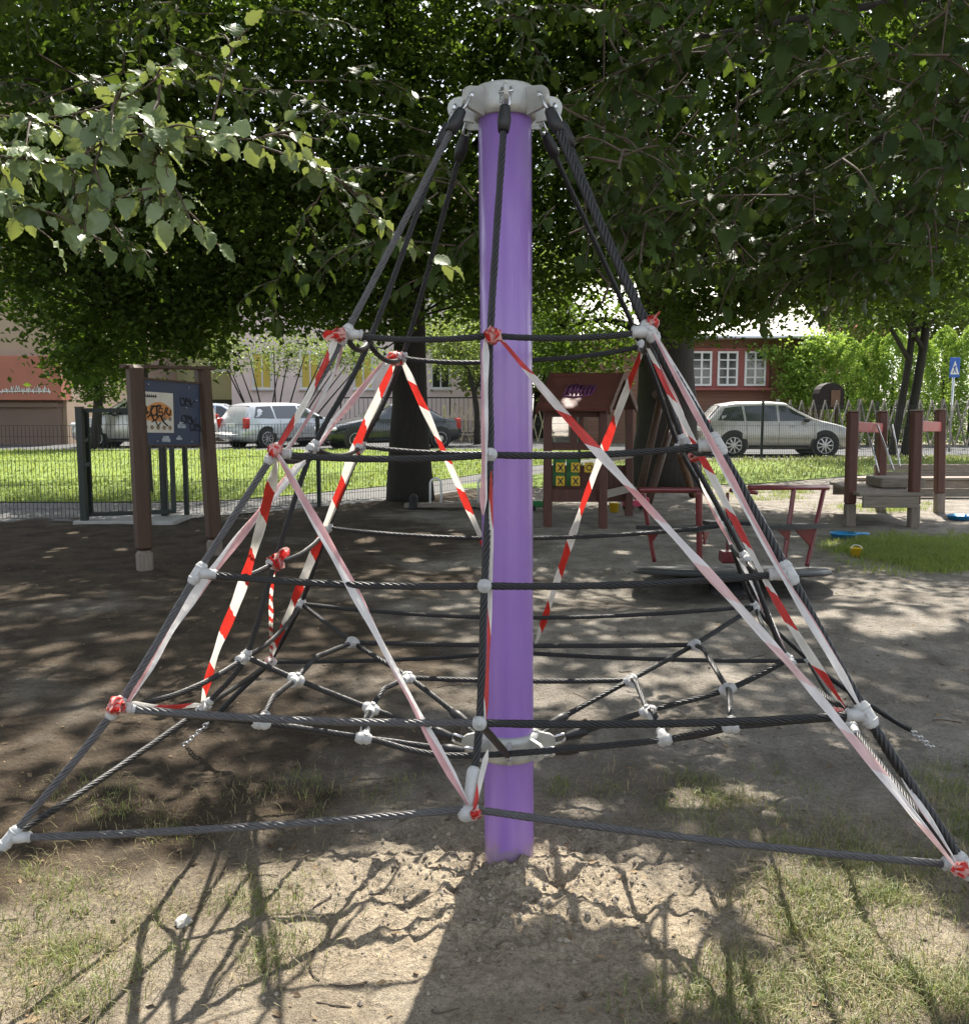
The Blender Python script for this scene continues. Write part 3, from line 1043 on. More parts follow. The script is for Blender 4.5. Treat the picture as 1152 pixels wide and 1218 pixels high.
def f_road(X, Y):
    t = (Y - 12) / 12.0
    return X, np.where(X < 3.4, 28.7, 24.35 + (X - 3.4) * .05) + t * 7.0


sheet('road', f_road, M['asphalt'], .008, 'asphalt street where the cars are parked', 'road', .5, -60, 60, 12, 24)

# ------------------------------------------------------------------ grass blades
def blades(name, pts, hgt, mat, label, width=.003, lean=.5, seg=2):
    pts = np.asarray(pts)
    n = len(pts)
    h = hgt * (.5 + rng.random(n)) if np.isscalar(hgt) else hgt * (.6 + .8 * rng.random(n))
    a = rng.random(n) * 2 * PI
    d = np.stack([np.cos(a), np.sin(a), np.zeros(n)], 1)
    s = np.stack([-np.sin(a), np.cos(a), np.zeros(n)], 1)
    le = lean * (.2 + rng.random(n))
    z = np.array([0, 0, 1.0])
    b = np.stack([pts[:, 0], pts[:, 1], gz(pts[:, 0], pts[:, 1]) - .004], 1)
    m1 = b + z * (h * .6)[:, None] + d * (h * le * .35)[:, None]
    t = b + z * (h * (1 - .25 * le))[:, None] + d * (h * le)[:, None]
    w = width * (.7 + .6 * rng.random(n))[:, None]
    V = np.stack([b - s * w * .5, b + s * w * .5, m1 + s * w * .4, m1 - s * w * .4, t], 1).reshape(-1, 3)
    k = np.arange(n)[:, None] * 5
    T = np.concatenate([k + [[0, 1, 2]], k + [[0, 2, 3]], k + [[3, 2, 4]]], 0)
    o = raw_mesh(name, V, T, mat)
    return tag(o, label, 'grass', kind='stuff')


M['grassblade'] = leafmat('grass_blade', (.065, .095, .022), (.17, .20, .065), (.32, .36, .09), .5, .38)
M['lawnblade'] = leafmat('lawn_blade', (.10, .15, .025), (.20, .26, .06), (.40, .46, .1), .5, .45)
M['drygrass'] = leafmat('dry_grass_blade', (.20, .165, .08), (.36, .31, .17), (.35, .3, .1), .6, .3)


def tufts(regions, per=40, spread=.035):
    out = []
    for (px, py, rx, ry, n) in regions:
        k = 0
        while k < n:
            qx, qy = px + rx * rng.normal() * .55, py + ry * rng.normal() * .55
            if qy < 520: continue
            g = G(qx, qy)
            m_ = max(3, int(per * (.3 + rng.random() * 1.2)))
            sp_ = spread * (.5 + rng.random())
            out.append(np.stack([g.x + rng.normal(size=m_) * sp_, g.y + rng.normal(size=m_) * sp_], 1))
            k += 1
    return np.concatenate(out)


near_regions = [(85, 1135, 100, 60, 24), (50, 1180, 60, 40, 10), (60, 1060, 50, 30, 7), (290, 1070, 80, 40, 9), (330, 1140, 50, 30, 7), (180, 1090, 60, 30, 6), (190, 975, 90, 26, 8), (330, 950, 80, 24, 6),
                (470, 940, 50, 20, 2), (850, 955, 80, 26, 22), (950, 1070, 60, 50, 40), (1050, 1060, 70, 50, 30), (1010, 1160, 110, 50, 46), (1120, 1190, 60, 50, 26),
                (880, 1190, 90, 40, 26), (1130, 960, 50, 60, 30), (1000, 1000, 90, 30, 12), (700, 935, 60, 20, 4), (90, 930, 40, 20, 3)]
blades('near_grass', tufts(near_regions, 34, .045), .040, M['grassblade'], 'sparse green grass tufts on the sandy foreground', .0023, 1.15)
blades('dry_grass', tufts(near_regions, 26, .09), .034, M['drygrass'], 'straw coloured dry grass among the green tufts', .0021, 1.5)
mid_regions = [(1110, 655, 80, 14, 300), (1030, 652, 40, 10, 60), (1120, 665, 60, 10, 120), (910, 590, 60, 6, 30), (1060, 605, 60, 5, 40)]
blades('grass_patch', tufts(mid_regions, 60, .10), .055, M['lawnblade'], 'patch of longer green grass beside the merry-go-round', .006, .6)
n = 26000
xs = rng.uniform(-16, 3.2, n); ys = fence_y(xs) + 2.7 + rng.random(n) ** 1.3 * (28.5 - fence_y(xs) - 2.7)
blades('lawn_grass', np.stack([xs, ys], 1), .09, M['lawnblade'], 'short grass blades of the sunlit lawn', .022, .7)
n = 9000
xs = rng.uniform(2, 16, n); y0 = np.interp(xs, [-.5, 2, 5, 9, 14, 24], [16.2, 16.5, 17.0, 19.5, 20.5, 21.0]); y1 = np.interp(xs, [-.5, 3.5, 12.5, 24], [16.8, 22.0, 23.9, 25.2])
blades('verge_grass', np.stack([xs, y0 + rng.random(n) * (y1 - y0 + .8)], 1), .10, M['grassblade'], 'short grass blades of the verge at the fence', .02, .7)

# ------------------------------------------------------------------ stones, clods, litter, twigs
def pebble(name, c, r, mat, label, cat='stone', group=None, sq=.6):
    me = bmesh.new(); bmesh.ops.create_icosphere(me, subdivisions=2, radius=1)
    for v in me.verts:
        k = 1 + .28 * (random.random() - .5) + .2 * math.sin(v.co.x * 4 + c[0] * 9) * math.cos(v.co.y * 3)
        v.co = Vector((v.co.x * r * k, v.co.y * r * k * .85, v.co.z * r * sq * k))
    ms = bpy.data.meshes.new(name); me.to_mesh(ms); me.free()
    ms.materials.append(mat)
    o = bpy.data.objects.new(name, ms); o.location = c; o.rotation_euler[2] = random.random() * 6
    COL.objects.link(o)
    return tag(o, label, cat, group)


gp = G(218, 1097); pebble('loose_stone', (gp.x, gp.y, float(gz(gp.x, gp.y)) + .012), .028, M['stone'], 'pale angular stone lying on the sunny grass at lower left')
# crumbs of soil too many to count
n = 2600
xs = rng.normal(.05, .34, n); ys = rng.normal(2.66, .2, n)
ok = (np.hypot(xs - POLE_B.x, ys - POLE_B.y) > .1)
xs, ys = xs[ok], ys[ok]; n = len(xs)
r = .0020 + .0085 * rng.random(n) ** 5
base = np.array([(1, 0, 0), (-1, 0, 0), (0, 1, 0), (0, -1, 0), (0, 0, .8), (0, 0, -.8)])
tri = np.array([(0, 2, 4), (2, 1, 4), (1, 3, 4), (3, 0, 4), (2, 0, 5), (1, 2, 5), (3, 1, 5), (0, 3, 5)])
a = rng.random(n) * 6.28
ca, sa = np.cos(a), np.sin(a)
B = base[None] * (r[:, None, None] * (.7 + .6 * rng.random((n, 6, 1))))
Bx = B[:, :, 0] * ca[:, None] - B[:, :, 1] * sa[:, None]; By = B[:, :, 0] * sa[:, None] + B[:, :, 1] * ca[:, None]
V = np.stack([Bx + xs[:, None], By + ys[:, None], B[:, :, 2] + gz(xs, ys)[:, None] + r[:, None] * .3], -1).reshape(-1, 3)
T = (np.arange(n)[:, None, None] * 6 + tri[None]).reshape(-1, 3)
M['clod'] = pmat('soil_crumb', (.27, .23, .18), .3, 30, .95)
tag(raw_mesh('soil_crumbs', V, T, M['clod']), 'loose crumbs of sandy soil scattered round the pole', 'soil', kind='stuff')
# fallen leaves and bits of bark
n = 3200
xs = rng.uniform(-4.5, 5, n); ys = 1.9 + rng.random(n) ** 1.6 * 8
a = rng.random(n) * 6.28; s = .006 + .016 * rng.random(n) ** 2
c0 = np.stack([xs, ys, gz(xs, ys) + .004], 1)
u = np.stack([np.cos(a), np.sin(a), .25 * rng.normal(size=n)], 1) * s[:, None]; w = np.stack([-np.sin(a), np.cos(a), .3 * rng.normal(size=n)], 1) * (s * .45)[:, None]
V = np.stack([c0 - u, c0 + w + [0, 0, .003], c0 + u, c0 - w], 1).reshape(-1, 3)
k = np.arange(n)[:, None] * 4
M['litter'] = leafmat('leaf_litter', (.07, .045, .025), (.20, .14, .08), (.2, .12, .05), .8, .1)
tag(raw_mesh('leaf_litter', V, np.concatenate([k + [[0, 1, 2]], k + [[0, 2, 3]]]), M['litter']), 'small brown dead leaves and bark scraps on the soil', 'litter', kind='stuff')
tw = MB()
for i_ in range(46):
    x, y = rng.uniform(-2, 3), rng.uniform(2.0, 5.5)
    a = rng.random() * 6.28; L = .05 + .13 * rng.random()
    pts = [(x + math.cos(a) * L * k_ / 4 + .012 * math.sin(k_ * 1.3 + i_), y + math.sin(a) * L * k_ / 4 + .010 * math.sin(k_ * 1.1 + 2 * i_)) for k_ in range(5)]
    tw.tube(bez([np.array((q[0], q[1], float(gz(q[0], q[1])) + .003)) for q in pts], .01), .0012 + .0014 * rng.random(), 5)
tag(tw.build('dry_twigs', M['twig']), 'thin dry twigs strewn over the sandy soil', 'litter', kind='stuff')
# ------------------------------------------------------------------ playground
def zg(x, y): return float(gz(x, y))


# --- information board on two brown posts
Ys = 8.05
bl, br = G(170, 672), G(254, 648)
bl.y = 8.2
tl, tr = W(160, 434, 8.25), W(240, 436, 9.0)
bl = Vector((W(172, 665, 8.2).x, 8.2, zg(-3, 8.2) - .05)); brp = Vector((W(254, 645, 8.9).x, 8.95, -.05))
root = empty('notice_board', ((bl.x + brp.x) / 2, (bl.y + brp.y) / 2, 0), 'dark blue notice board with a scribbled poster between two leaning brown posts', 'notice board')
for a, b in ((bl, tl), (brp, tr)):
    mb = MB()
    d = (b - a).normalized()
    # two round timbers side by side form each post
    mb.bar(a + d * .22, b, .15, .13, .03, (1, .9, 0))
    q = mb.build('post', M['brownwood'], root, True)
    mb = MB(); mb.bar(a, a + d * .225, .146, .126, .03, (1, .9, 0)); mb.build('post_foot', M['greypost'], q, True)
mb = MB(); mb.bar(tl - Vector((.09, .07, .015)), tr + Vector((.09, .07, -.015)), .07, .035, .006)
mb.build('top_rail', M['brownwood'], root, True)
# board: corners in the photo's order
pa, pb, pc, pd = W(165, 451, 8.22), W(236, 452, 8.92), W(238, 529, 8.9), W(167, 529, 8.2)
ex = (pb - pa).normalized(); ez = (pa - pd).normalized(); ey = ex.cross(ez)
def bq(u, v, o=0.0): return pd + (pc - pd) * u + (pa - pd) * v - ey * o * (-1 if ey.y > 0 else 1) * (-1)
nout = ey if ey.y < 0 else -ey
def bp(u, v, o=0.0): return pd + (pc - pd) * u + (pa - pd) * v + nout * o
def plate(mb, u0, v0, u1, v1, o0, o1, mi=0):
    c = [bp(u0, v0, o0), bp(u1, v0, o0), bp(u1, v1, o0), bp(u0, v1, o0), bp(u0, v0, o1), bp(u1, v0, o1), bp(u1, v1, o1), bp(u0, v1, o1)]
    mb.add(c, [(0, 3, 2, 1), (4, 5, 6, 7), (0, 1, 5, 4), (1, 2, 6, 5), (2, 3, 7, 6), (3, 0, 4, 7)], False, mi)
mb = MB(); plate(mb, 0, 0, 1, 1, -.012, .006)
board = mb.build('board', M['blue'], root, True)
mb = MB(); plate(mb, 0, 1.0, 1, 1.03, -.016, .02); plate(mb, .0, -.025, 1, 0.0, -.016, .018)
mb.build('board_rail', M['brownwood'], board, True)
mb = MB(); plate(mb, .02, .19, .53, .82, .007, .010)
poster = mb.build('poster', M['paperw'], root, True)
# printed picture, a row of round emblems, and lettering across the top
mb = MB()
poly = [(.04, .42), (.04, .55), (.12, .60), (.22, .66), (.32, .67), (.42, .63), (.50, .56), (.51, .47), (.42, .40), (.3, .36), (.2, .37), (.1, .38)]
V_ = [bp(u, v, .0115) for u, v in poly]
mb.add(V_, [list(range(len(V_)))]); mb.build('picture', M['orange'], poster, True)
mb = MB()
for i_ in range(5):
    cu, cv = .075 + i_ * .098, .27
    mb.add([bp(cu + .03 * math.cos(t_), cv + .035 * math.sin(t_), .0125) for t_ in np.linspace(0, 2 * PI, 13)[:-1]], [list(range(12))])
for i_ in range(2):
    cu, cv = .38 + i_ * .09, .41
    mb.add([bp(cu + .028 * math.cos(t_), cv + .033 * math.sin(t_), .0125) for t_ in np.linspace(0, 2 * PI, 13)[:-1]], [list(range(12))])
mb.build('emblem', pmat('emblem_print', (.20, .13, .08), .3, 20, .6), poster, True)
def scrib(mb, uv, r=.006, o=.014):
    mb.tube([bp(u, v, o) for u, v in uv], r, 5)
mb = MB()
R_ = np.random.default_rng(5)
for i_ in range(6):   # heading
    u = .07 + .033 * i_
    scrib(mb, [(u, .735), (u + .008, .78), (u + .018, .74)], .004)
def stroke(own, u, v, pts, k=1.0, r=.006, o=.014):
    mb = MB()
    q = bez([np.array((u + a * k, v + b * k, 0)) for a, b in pts], .006); scrib(mb, [(a[0], a[1]) for a in q], r, o); mb.build('pen_stroke', M['ink'], own, True)
mb.build('heading', M['ink'], poster, True)
# felt pen tag sprawled over the picture
stroke(poster, .05, .46, [(0, .12), (.012, 0), (.03, .05), (.035, .13), (.045, .02), (.07, .06)])
stroke(poster, .14, .45, [(0, .02), (.03, .15), (.05, .13), (.02, .06), (.06, .0), (.10, .03)])
stroke(poster, .20, .44, [(.0, .16), (.12, .17), (.06, .16), (.055, .0)], 1, .008)
stroke(poster, .30, .46, [(.05, .10), (.0, .12), (-.01, .05), (.04, .06), (.05, .0), (.0, .0)])
stroke(poster, .38, .47, [(0, .0), (.02, .11), (.05, .10), (.03, .05), (.08, .0), (.10, .08)])
stroke(poster, .10, .36, [(.0, .06), (.06, .10), (.12, .02), (.20, .10), (.26, .0), (.33, -.06)], 1, .007)
stroke(poster, .17, .30, [(.0, .05), (.05, .08), (.10, .0), (.14, .05)], 1, .005)
for (u0, v0) in ((.66, .70), (.68, .42), (.82, .30)):
    stroke(board, u0, v0, [(.06, .06), (.01, .05), (.0, -.03), (.05, -.05), (.075, .0), (.05, .055)], 1, .0055, .008)
    stroke(board, u0 + .09, v0, [(.0, -.05), (.01, .06), (.04, .0), (.07, .05), (.075, -.05)], 1, .0055, .008)
    stroke(board, u0 + .17, v0, [(.0, .05), (.02, -.05), (.05, -.02), (.09, .04)], 1, .0045, .008)
    stroke(board, u0, v0 - .075, [(.0, .0), (.1, .015), (.2, -.005), (.25, .02)], 1, .004, .008)
mb = MB()
plate(mb, .33, .045, .47, .10, .007, .009); plate(mb, .35, .10, .45, .14, .007, .009)
plate(mb, .57, .08, .67, .115, .007, .009); plate(mb, .6, .115, .64, .15, .007, .009)
plate(mb, .60, .27, .74, .33, .007, .009); plate(mb, .63, .33, .7, .37, .007, .009)
mb.build('sticker', pmat('worn_sticker', (.30, .33, .36), .5, 40, .6), board, True)
for u, v in ((.13, .93), (.80, .93), (.05, .10), (.25, .055), (.83, .055), (.93, .73), (.75, .6)):
    mb = MB(); q = bp(u, v, .006); mb.capsule(q, q + nout * .006, .009, 8); mb.build('screw', M['steel'], board, True)

# --- wire fence and gate
def wire_panel(mb, a, b, h, z0, nx_, wt=.005, rows=(0, .1, .36, .62, .88, 1)):
    a, b = np.array(a, float), np.array(b, float)
    for i_ in range(nx_ + 1):
        p_ = a + (b - a) * i_ / nx_
        mb.bar((p_[0], p_[1], z0), (p_[0], p_[1], z0 + h), wt, wt)
    for t in rows:
        mb.bar((a[0], a[1] - .006, z0 + h * t), (b[0], b[1] - .006, z0 + h * t), wt, wt)


def fence_run(name, pts, label, h=1.16, pitch=.05, posts=True, postw=.055, wt=.005, span=2.4, skip_last=False):
    r0 = empty(name, (pts[0][0], pts[0][1], zg(*pts[0])), label, 'wire fence')
    for (a, b) in zip(pts, pts[1:]):
        L = math.hypot(b[0] - a[0], b[1] - a[1]); k = max(1, round(L / span))
        for j in range(k):
            p0 = (a[0] + (b[0] - a[0]) * j / k, a[1] + (b[1] - a[1]) * j / k); p1 = (a[0] + (b[0] - a[0]) * (j + 1) / k, a[1] + (b[1] - a[1]) * (j + 1) / k)
            z0 = zg(*p0)
            mb = MB(); wire_panel(mb, p0, p1, h, z0 + .06, max(4, round(L / k / pitch)), wt)
            mb.build('wire_panel', M['greenmetal'], r0, True)
            mb = MB(); mb.box((p0[0], p0[1] + .035, z0 + (h + .14) / 2), (postw, postw, h + .2), .004); mb.build('post', M['greenmetal'], r0, True)
    return r0


gl = W(100, 560, 11.55).x
fence_run('wire_fence', [(-11.9, 11.55), (-9.6, 11.55), (-7.3, 11.55), (gl - .06, 11.55)], 'dark wire mesh fence left of the gate before the bright lawn')
gpR = W(192, 560, 11.95)
gate = empty('wire_gate', (gl + .1, 11.6, 0), 'black framed wire gate behind the notice board posts', 'gate')
za, zb_ = W(108, 606, 11.6), W(207, 606, 11.95)
zt1 = W(108, 490, 11.6).z
mb = MB()
mb.bar((za.x, 11.6, .13), (za.x, 11.6, zt1), .05); mb.bar((zb_.x, 11.95, .13), (zb_.x, 11.95, zt1), .05)
mb.bar((za.x - .025, 11.6, zt1 + .022), (zb_.x + .025, 11.95, zt1 + .022), .05); mb.bar((za.x - .025, 11.6, .11), (zb_.x + .025, 11.95, .11), .05)
mb.build('gate_frame', M['greenmetal'], gate, True)
mb = MB(); wire_panel(mb, (za.x + .03, 11.6), (zb_.x - .03, 11.94), zt1 - .15, .14, 19, .005); mb.build('wire_panel', M['greenmetal'], gate, True)
for x_, y_, tp in ((gl, 11.5, 1.45), (gpR.x, 12.02, 1.25)):
    mb = MB(); mb.box((x_, y_, tp / 2 - .05), (.085, .085, tp + .1), .006); mb.box((x_, y_, tp + .008), (.095, .095, .014), .004)
    mb.build('gate_post', M['greenmetal'], gate, True)
mb = MB(); mb.box((gl + .06, 11.48, .75), (.1, .03, .06), .005); mb.box((gl + .06, 11.48, 1.05), (.07, .03, .05), .005); mb.build('hinge', M['greenmetal'], gate, True)
fence_run('wire_fence', [(zb_.x + .12, 12.05), (-.95, 14.95), (3.5, 22.0)], 'wire mesh fence running back from the gate past the dark tree trunk', wt=.005)
fence_run('wire_fence', [(3.75, 22.6), (6.95, 23.2), (W(1043, 500, 23.8).x, 23.8), (22, 25.4)], 'wire mesh fence before the silver hatchback and the thuja hedge', span=3.2, wt=.006, h=1.3)
mb = MB(); mb.box(((gl + gpR.x) / 2 + .1, 11.75, .02), (1.25, .7, .06), .01); tag(mb.build('gate_threshold', M['concrete']), 'low concrete slab under the wire gate', 'threshold')

# --- merry-go-round
mc = Vector((W(868, 676, 7.75).x, 7.75, 0))
mg = empty('merry_go_round', (mc.x, mc.y, zg(mc.x, mc.y)), 'round grey playground carousel with dark red tubular handrails and black seats', 'merry go round')
pz = W(868, 677, 7.75).z
tilt = Matrix.Rotation(math.radians(-7.6), 4, 'X')
Mx = Matrix.Translation((mc.x, mc.y, pz)) @ tilt
Rm = .80
mb = MB(); mb.lathe([(Rm - .03, -.032), (Rm, -.024), (Rm + .005, -.01), (Rm - .01, .012), (Rm - .05, .016), (0, .017)], 64, Mx); mb.build('deck', M['greydeck'], mg, True)
mb = MB(); mb.torus((mc.x, mc.y, pz - .02), Rm + .0, .014, tilt @ Vector((0, 0, 1)), 64, 8); mb.build('deck_rim', M['blackrubber'], mg, True)
mb = MB(); mb.lathe([(.17, -.35), (.17, -.12), (.1, -.1), (.09, -.05)], 24, Matrix.Translation((mc.x, mc.y, pz))); mb.build('axle', M['black'], mg, True)
def mp_(px, py, Y): return np.array(W(px, py, Y))
tb = .019
def rail(name, ps, r=tb):
    mb = MB(); mb.tube(bez(ps, .03), r, 10); return mb.build(name, M['redsteel'], mg, True)
# left handle
a1, a2, b1, b2 = mp_(764, 583, 7.72), mp_(836, 583, 7.22), mp_(778, 668, 7.72), mp_(836, 676, 7.22)
rail('handrail', [a1 - (a2 - a1) * .05, a2 + (a2 - a1) * .02], .024); rail('rail_leg', [a1, b1]); rail('rail_leg', [a2 + np.array((-.03, 0, 0)), b2 + np.array((-.03, 0, 0))], .024)
a3, b3 = mp_(829, 585, 7.95), mp_(831, 664, 7.95); rail('rail_leg', [a3, b3]); rail('handrail', [a2, a3])
# right handle
c1, c2, d1, d2 = mp_(944, 580, 7.45), mp_(980, 580, 7.8), mp_(932, 668, 7.4), mp_(959, 674, 7.62)
e1 = mp_(890, 580, 7.3)
rail('handrail', [e1, c1, c2 + np.array((.03, 0, 0))], .021); rail('rail_leg', [c1, d1]); rail('rail_leg', [c2, d2])
f1, f2 = mp_(868, 583, 8.25), mp_(900, 586, 8.3)
rail('handrail', [f1, f2]); rail('rail_leg', [mp_(865, 586, 8.27), mp_(865, 664, 8.25)], .014)
mb = MB(); mb.box(mp_(865, 662, 7.9), (.13, .13, .10), .012); mb.build('hub_box', M['redsteel'], mg, True)
def seat(ps, w=.2):
    mb = MB()
    c0_ = bez(ps, .05); n_ = len(c0_)
    cen = np.array((mc.x, mc.y, c0_[0][2]))
    V_, F_ = [], []
    for q in c0_:
        d_ = nrm((q - cen) * np.array((1, 1, 0)))
        for (o1, z1) in ((-w / 2, -.018), (w / 2, -.018), (w / 2, .018), (-w / 2, .018)): V_.append(q + d_ * o1 + np.array((0, 0, z1)))
    for k_ in range(n_ - 1):
        for j in range(4): F_.append((k_ * 4 + j, k_ * 4 + (j + 1) % 4, k_ * 4 + 4 + (j + 1) % 4, k_ * 4 + 4 + j))
    F_.append((3, 2, 1, 0)); F_.append(tuple(n_ * 4 - 4 + j for j in range(4)))
    mb.add(V_, F_); return mb.build('seat', M['blackrubber'], mg, True)
seat([mp_(770, 627, 7.75), mp_(795, 628, 7.4), mp_(836, 629, 7.16)]); seat([mp_(908, 626, 7.2), mp_(940, 626, 7.4), mp_(972, 625, 7.72)]); seat([mp_(838, 622, 8.2), mp_(870, 621, 8.3), mp_(905, 622, 8.2)])
def gus(p, q, r_):
    mb = MB(); p, q, r_ = map(np.array, (p, q, r_)); nn = nrm(np.cross(q - p, r_ - p)) * .006
    mb.add([p - nn, q - nn, r_ - nn, p + nn, q + nn, r_ + nn], [(0, 2, 1), (3, 4, 5), (0, 1, 4, 3), (1, 2, 5, 4), (2, 0, 3, 5)]); mb.build('gusset', M['redsteel'], mg, True)
gus(mp_(772, 632, 7.72), mp_(784, 633, 7.6), mp_(774, 648, 7.72)); gus(mp_(836, 632, 7.22), mp_(843, 633, 7.3), mp_(837, 648, 7.22))
gus(mp_(938, 630, 7.4), mp_(924, 630, 7.3), mp_(936, 643, 7.4)); gus(mp_(968, 629, 7.68), mp_(944, 629, 7.5), mp_(963, 650, 7.66))

# --- sand table with four brown posts and red cross pieces
st_ = [((1010, 619), (1014, 490), 11.3), ((1086, 621), (1090, 489), 11.2), ((1047, 603), (1049, 490), 12.9), ((1117, 604), (1118, 488), 12.75)]
s0 = empty('sand_table', (W(1060, 560, 12).x, 12, 0), 'wooden sand play table between four brown posts with red cross pieces', 'sand table')
PB = []
for (b_, t_, Y_) in st_:
    a = W(b_[0], b_[1], Y_); b = W(t_[0], t_[1], Y_)
    a.z = zg(a.x, a.y) - .08
    m_ = a + (b - a) * .24
    mb = MB(); mb.bar(m_, b, .12, .12, .015, (0, 1, 0)); q = mb.build('post', M['redwood'], s0, True)
    mb = MB(); mb.bar(a, m_, .118, .118, .012, (0, 1, 0)); mb.build('post_foot', M['greypost'], q, True)
    mb = MB(); mb.bar(b, b + Vector((0, 0, .022)), .13, .13, .008, (0, 1, 0)); mb.build('post_cap', M['greypost'], q, True)
    PB.append((a, b))
for i0, i1 in ((0, 2), (1, 3)):
    a = PB[i0][0].lerp(PB[i0][1], .88); b = PB[i1][0].lerp(PB[i1][1], .85)
    mb = MB(); mb.bar(a, b, .05, .13, .006); mb.build('cross_piece', pmat('red_paint_board', (.30, .022, .02), .15, 8, .5), s0, True)
zt_ = W(1050, 586, 11.3).z
xs_ = (PB[0][0].x + .05, PB[1][0].x - .02)
mb = MB()
for k_ in range(7):
    y_ = 11.15 + .25 * k_
    sh = .28 * k_ / 6
    mb.box(((xs_[0] + xs_[1]) / 2 + sh, y_, zt_), (xs_[1] - xs_[0] + .1, .235, .04), .006)
mb.build('table_top', M['greywood'], s0, True)
mb = MB(); mb.bar((xs_[0], 11.06, zt_ - .09), (xs_[1], 11.06, zt_ - .09), .04, .14, .006); mb.bar((xs_[0] + .28, 12.75, zt_ - .09), (xs_[1] + .28, 12.75, zt_ - .09), .04, .14, .006)
mb.bar((xs_[1] + .06, 11.2, zt_ - .09), (xs_[1] + .34, 12.7, zt_ - .09), .04, .14, .006); mb.build('side_board', M['greywood'], s0, True)
mb = MB(); mb.box((xs_[0] + .75, 11.9, zt_ + .09), (.55, .5, .12), .01); mb.build('bench_block', M['greywood'], s0, True)
mb = MB()
for (p0, p1) in (((1043, 505), (1063, 560)), ((1030, 505), (1045, 562)), ((1061, 505), (1070, 555))):
    mb.tube([W(*p0, 12.4), W(*p1, 11.9)], .012, 7)
mb.build('hoist_rope', M['steel'], s0, True)
# sandbox edge to the right behind it
sb = empty('sandbox', (W(1110, 560, 15).x, 15, 0), 'long weathered wooden sandbox edge behind the sand table', 'sandbox')
z1 = zg(7, 15)
for (p0, p1, Y0, Y1) in (((1020, 549), (1200, 549), 14.9, 14.9), ((1040, 541), (1240, 543), 18.0, 18.0)):
    a, b = W(*p0, Y0), W(*p1, Y1)
    for q in range(2):
        mb = MB(); mb.bar((a.x, a.y, zg(a.x, a.y) + .08 + .14 * q), (b.x, b.y, zg(b.x, b.y) + .08 + .14 * q), .06, .13, .012); mb.build('edge_plank', M['greywood'], sb, True)
mb = MB(); a = W(1020, 549, 14.9); b = W(1200, 549, 14.9); mb.box(((a.x + b.x) / 2, 14.95, z1 + .31), (b.x - a.x, .3, .04), .008); mb.build('seat_board', M['greywood'], sb, True)

# --- playhouse
Yh = 11.6
ph = empty('playhouse', (W(695, 600, Yh).x, Yh, 0), 'dark red wooden playhouse with a sprayed roof and noughts and crosses blocks', 'playhouse')
def wpt(px, py, Y): return W(px, py, Y)
mb = MB()
for px, Y_ in ((651, 11.3), (717, 11.2), (651, 12.6), (748, 12.5)):
    a = wpt(px, 603, Y_); b = wpt(px, 487, Y_); a.z = zg(a.x, a.y) - .05
    mb = MB(); mb.bar(a, b, .1, .1, .008, (0, 1, 0)); mb.build('post', M['redwood'], ph, True)
# roof: two slopes, ridge along x
r0, r1 = wpt(655, 446, 11.95), wpt(741, 446, 11.95)
e0, e1_ = wpt(638, 489, 11.0), wpt(724, 489, 11.0)
g0, g1 = wpt(660, 489, 12.9), wpt(757, 487, 12.9)
def slab(p, q, r, s, th=.03):
    p, q, r, s = [np.array(x) for x in (p, q, r, s)]
    nn = nrm(np.cross(q - p, s - p)) * th
    if nn[2] < 0: nn = -nn
    mb = MB(); mb.add([p, q, r, s, p + nn, q + nn, r + nn, s + nn], [(3, 2, 1, 0), (4, 5, 6, 7), (0, 1, 5, 4), (1, 2, 6, 5), (2, 3, 7, 6), (3, 0, 4, 7)]); return mb
roofm = pmat('roof_boards', (.115, .032, .022), .3, 4, .6, bump=.5, bscale=9, stretch=(.6, 6, 9), stain=.3)
rf = slab(e0, e1_, r1, r0).build('roof', roofm, ph, True)
slab(r0, r1, g1, g0).build('roof', roofm, ph, True)
mb = MB()
for q0, q1 in ((e0, r0), (e1_, r1), (r1, g1), (r0, g0)):
    mb.bar(np.array(q0) + (0, 0, .0), np.array(q1) + (0, 0, .0), .03, .09, .004)
mb.build('barge_board', M['redwood'], rf, True)
mb = MB()
def rp(u, v, o=.036):
    b_ = e0.lerp(e1_, u); t_ = r0.lerp(r1, u); q = b_.lerp(t_, v); n_ = (e1_ - e0).cross(r0 - e0).normalized(); n_ = n_ if n_.z > 0 else -n_
    return q + n_ * o
for k_ in range(7):
    u = .30 + k_ * .055
    mb.tube([rp(u, .36), rp(u + .015, .60 + .06 * math.sin(k_)), rp(u + .035, .42), rp(u + .05, .62)], .014, 6)
mb.tube([rp(.28, .33), rp(.45, .30), rp(.66, .35), rp(.70, .52), rp(.62, .64)], .013, 6)
mb.build('sprayed_tag', M['purplespray'], rf, True)
# front wall: lower boards, window frame bars
def fx(px, py, Y=11.28): return wpt(px, py, Y)
mb = MB(); a, b = fx(651, 583), fx(717, 592); mb.box(((a.x + b.x) / 2, 11.3, (a.z + b.z) / 2 - .02), (b.x - a.x, .03, .16), .004); mb.build('wall_board', M['redwood'], ph, True)
mb = MB(); a, b = fx(651, 528), fx(717, 534); mb.box(((a.x + b.x) / 2, 11.3, (a.z + b.z) / 2), (b.x - a.x, .05, .09), .004)
a, b = fx(651, 486), fx(717, 494); mb.box(((a.x + b.x) / 2, 11.28, (a.z + b.z) / 2), (b.x - a.x, .05, .12), .004); mb.build('wall_beam', M['redwood'], ph, True)
for px in (682, 692):
    mb = MB(); a, b = fx(px, 489), fx(px, 529); mb.bar((a.x, 11.3, a.z), (a.x, 11.3, b.z), .07 if px == 682 else .04); mb.build('window_bar', M['redwood'], ph, True)
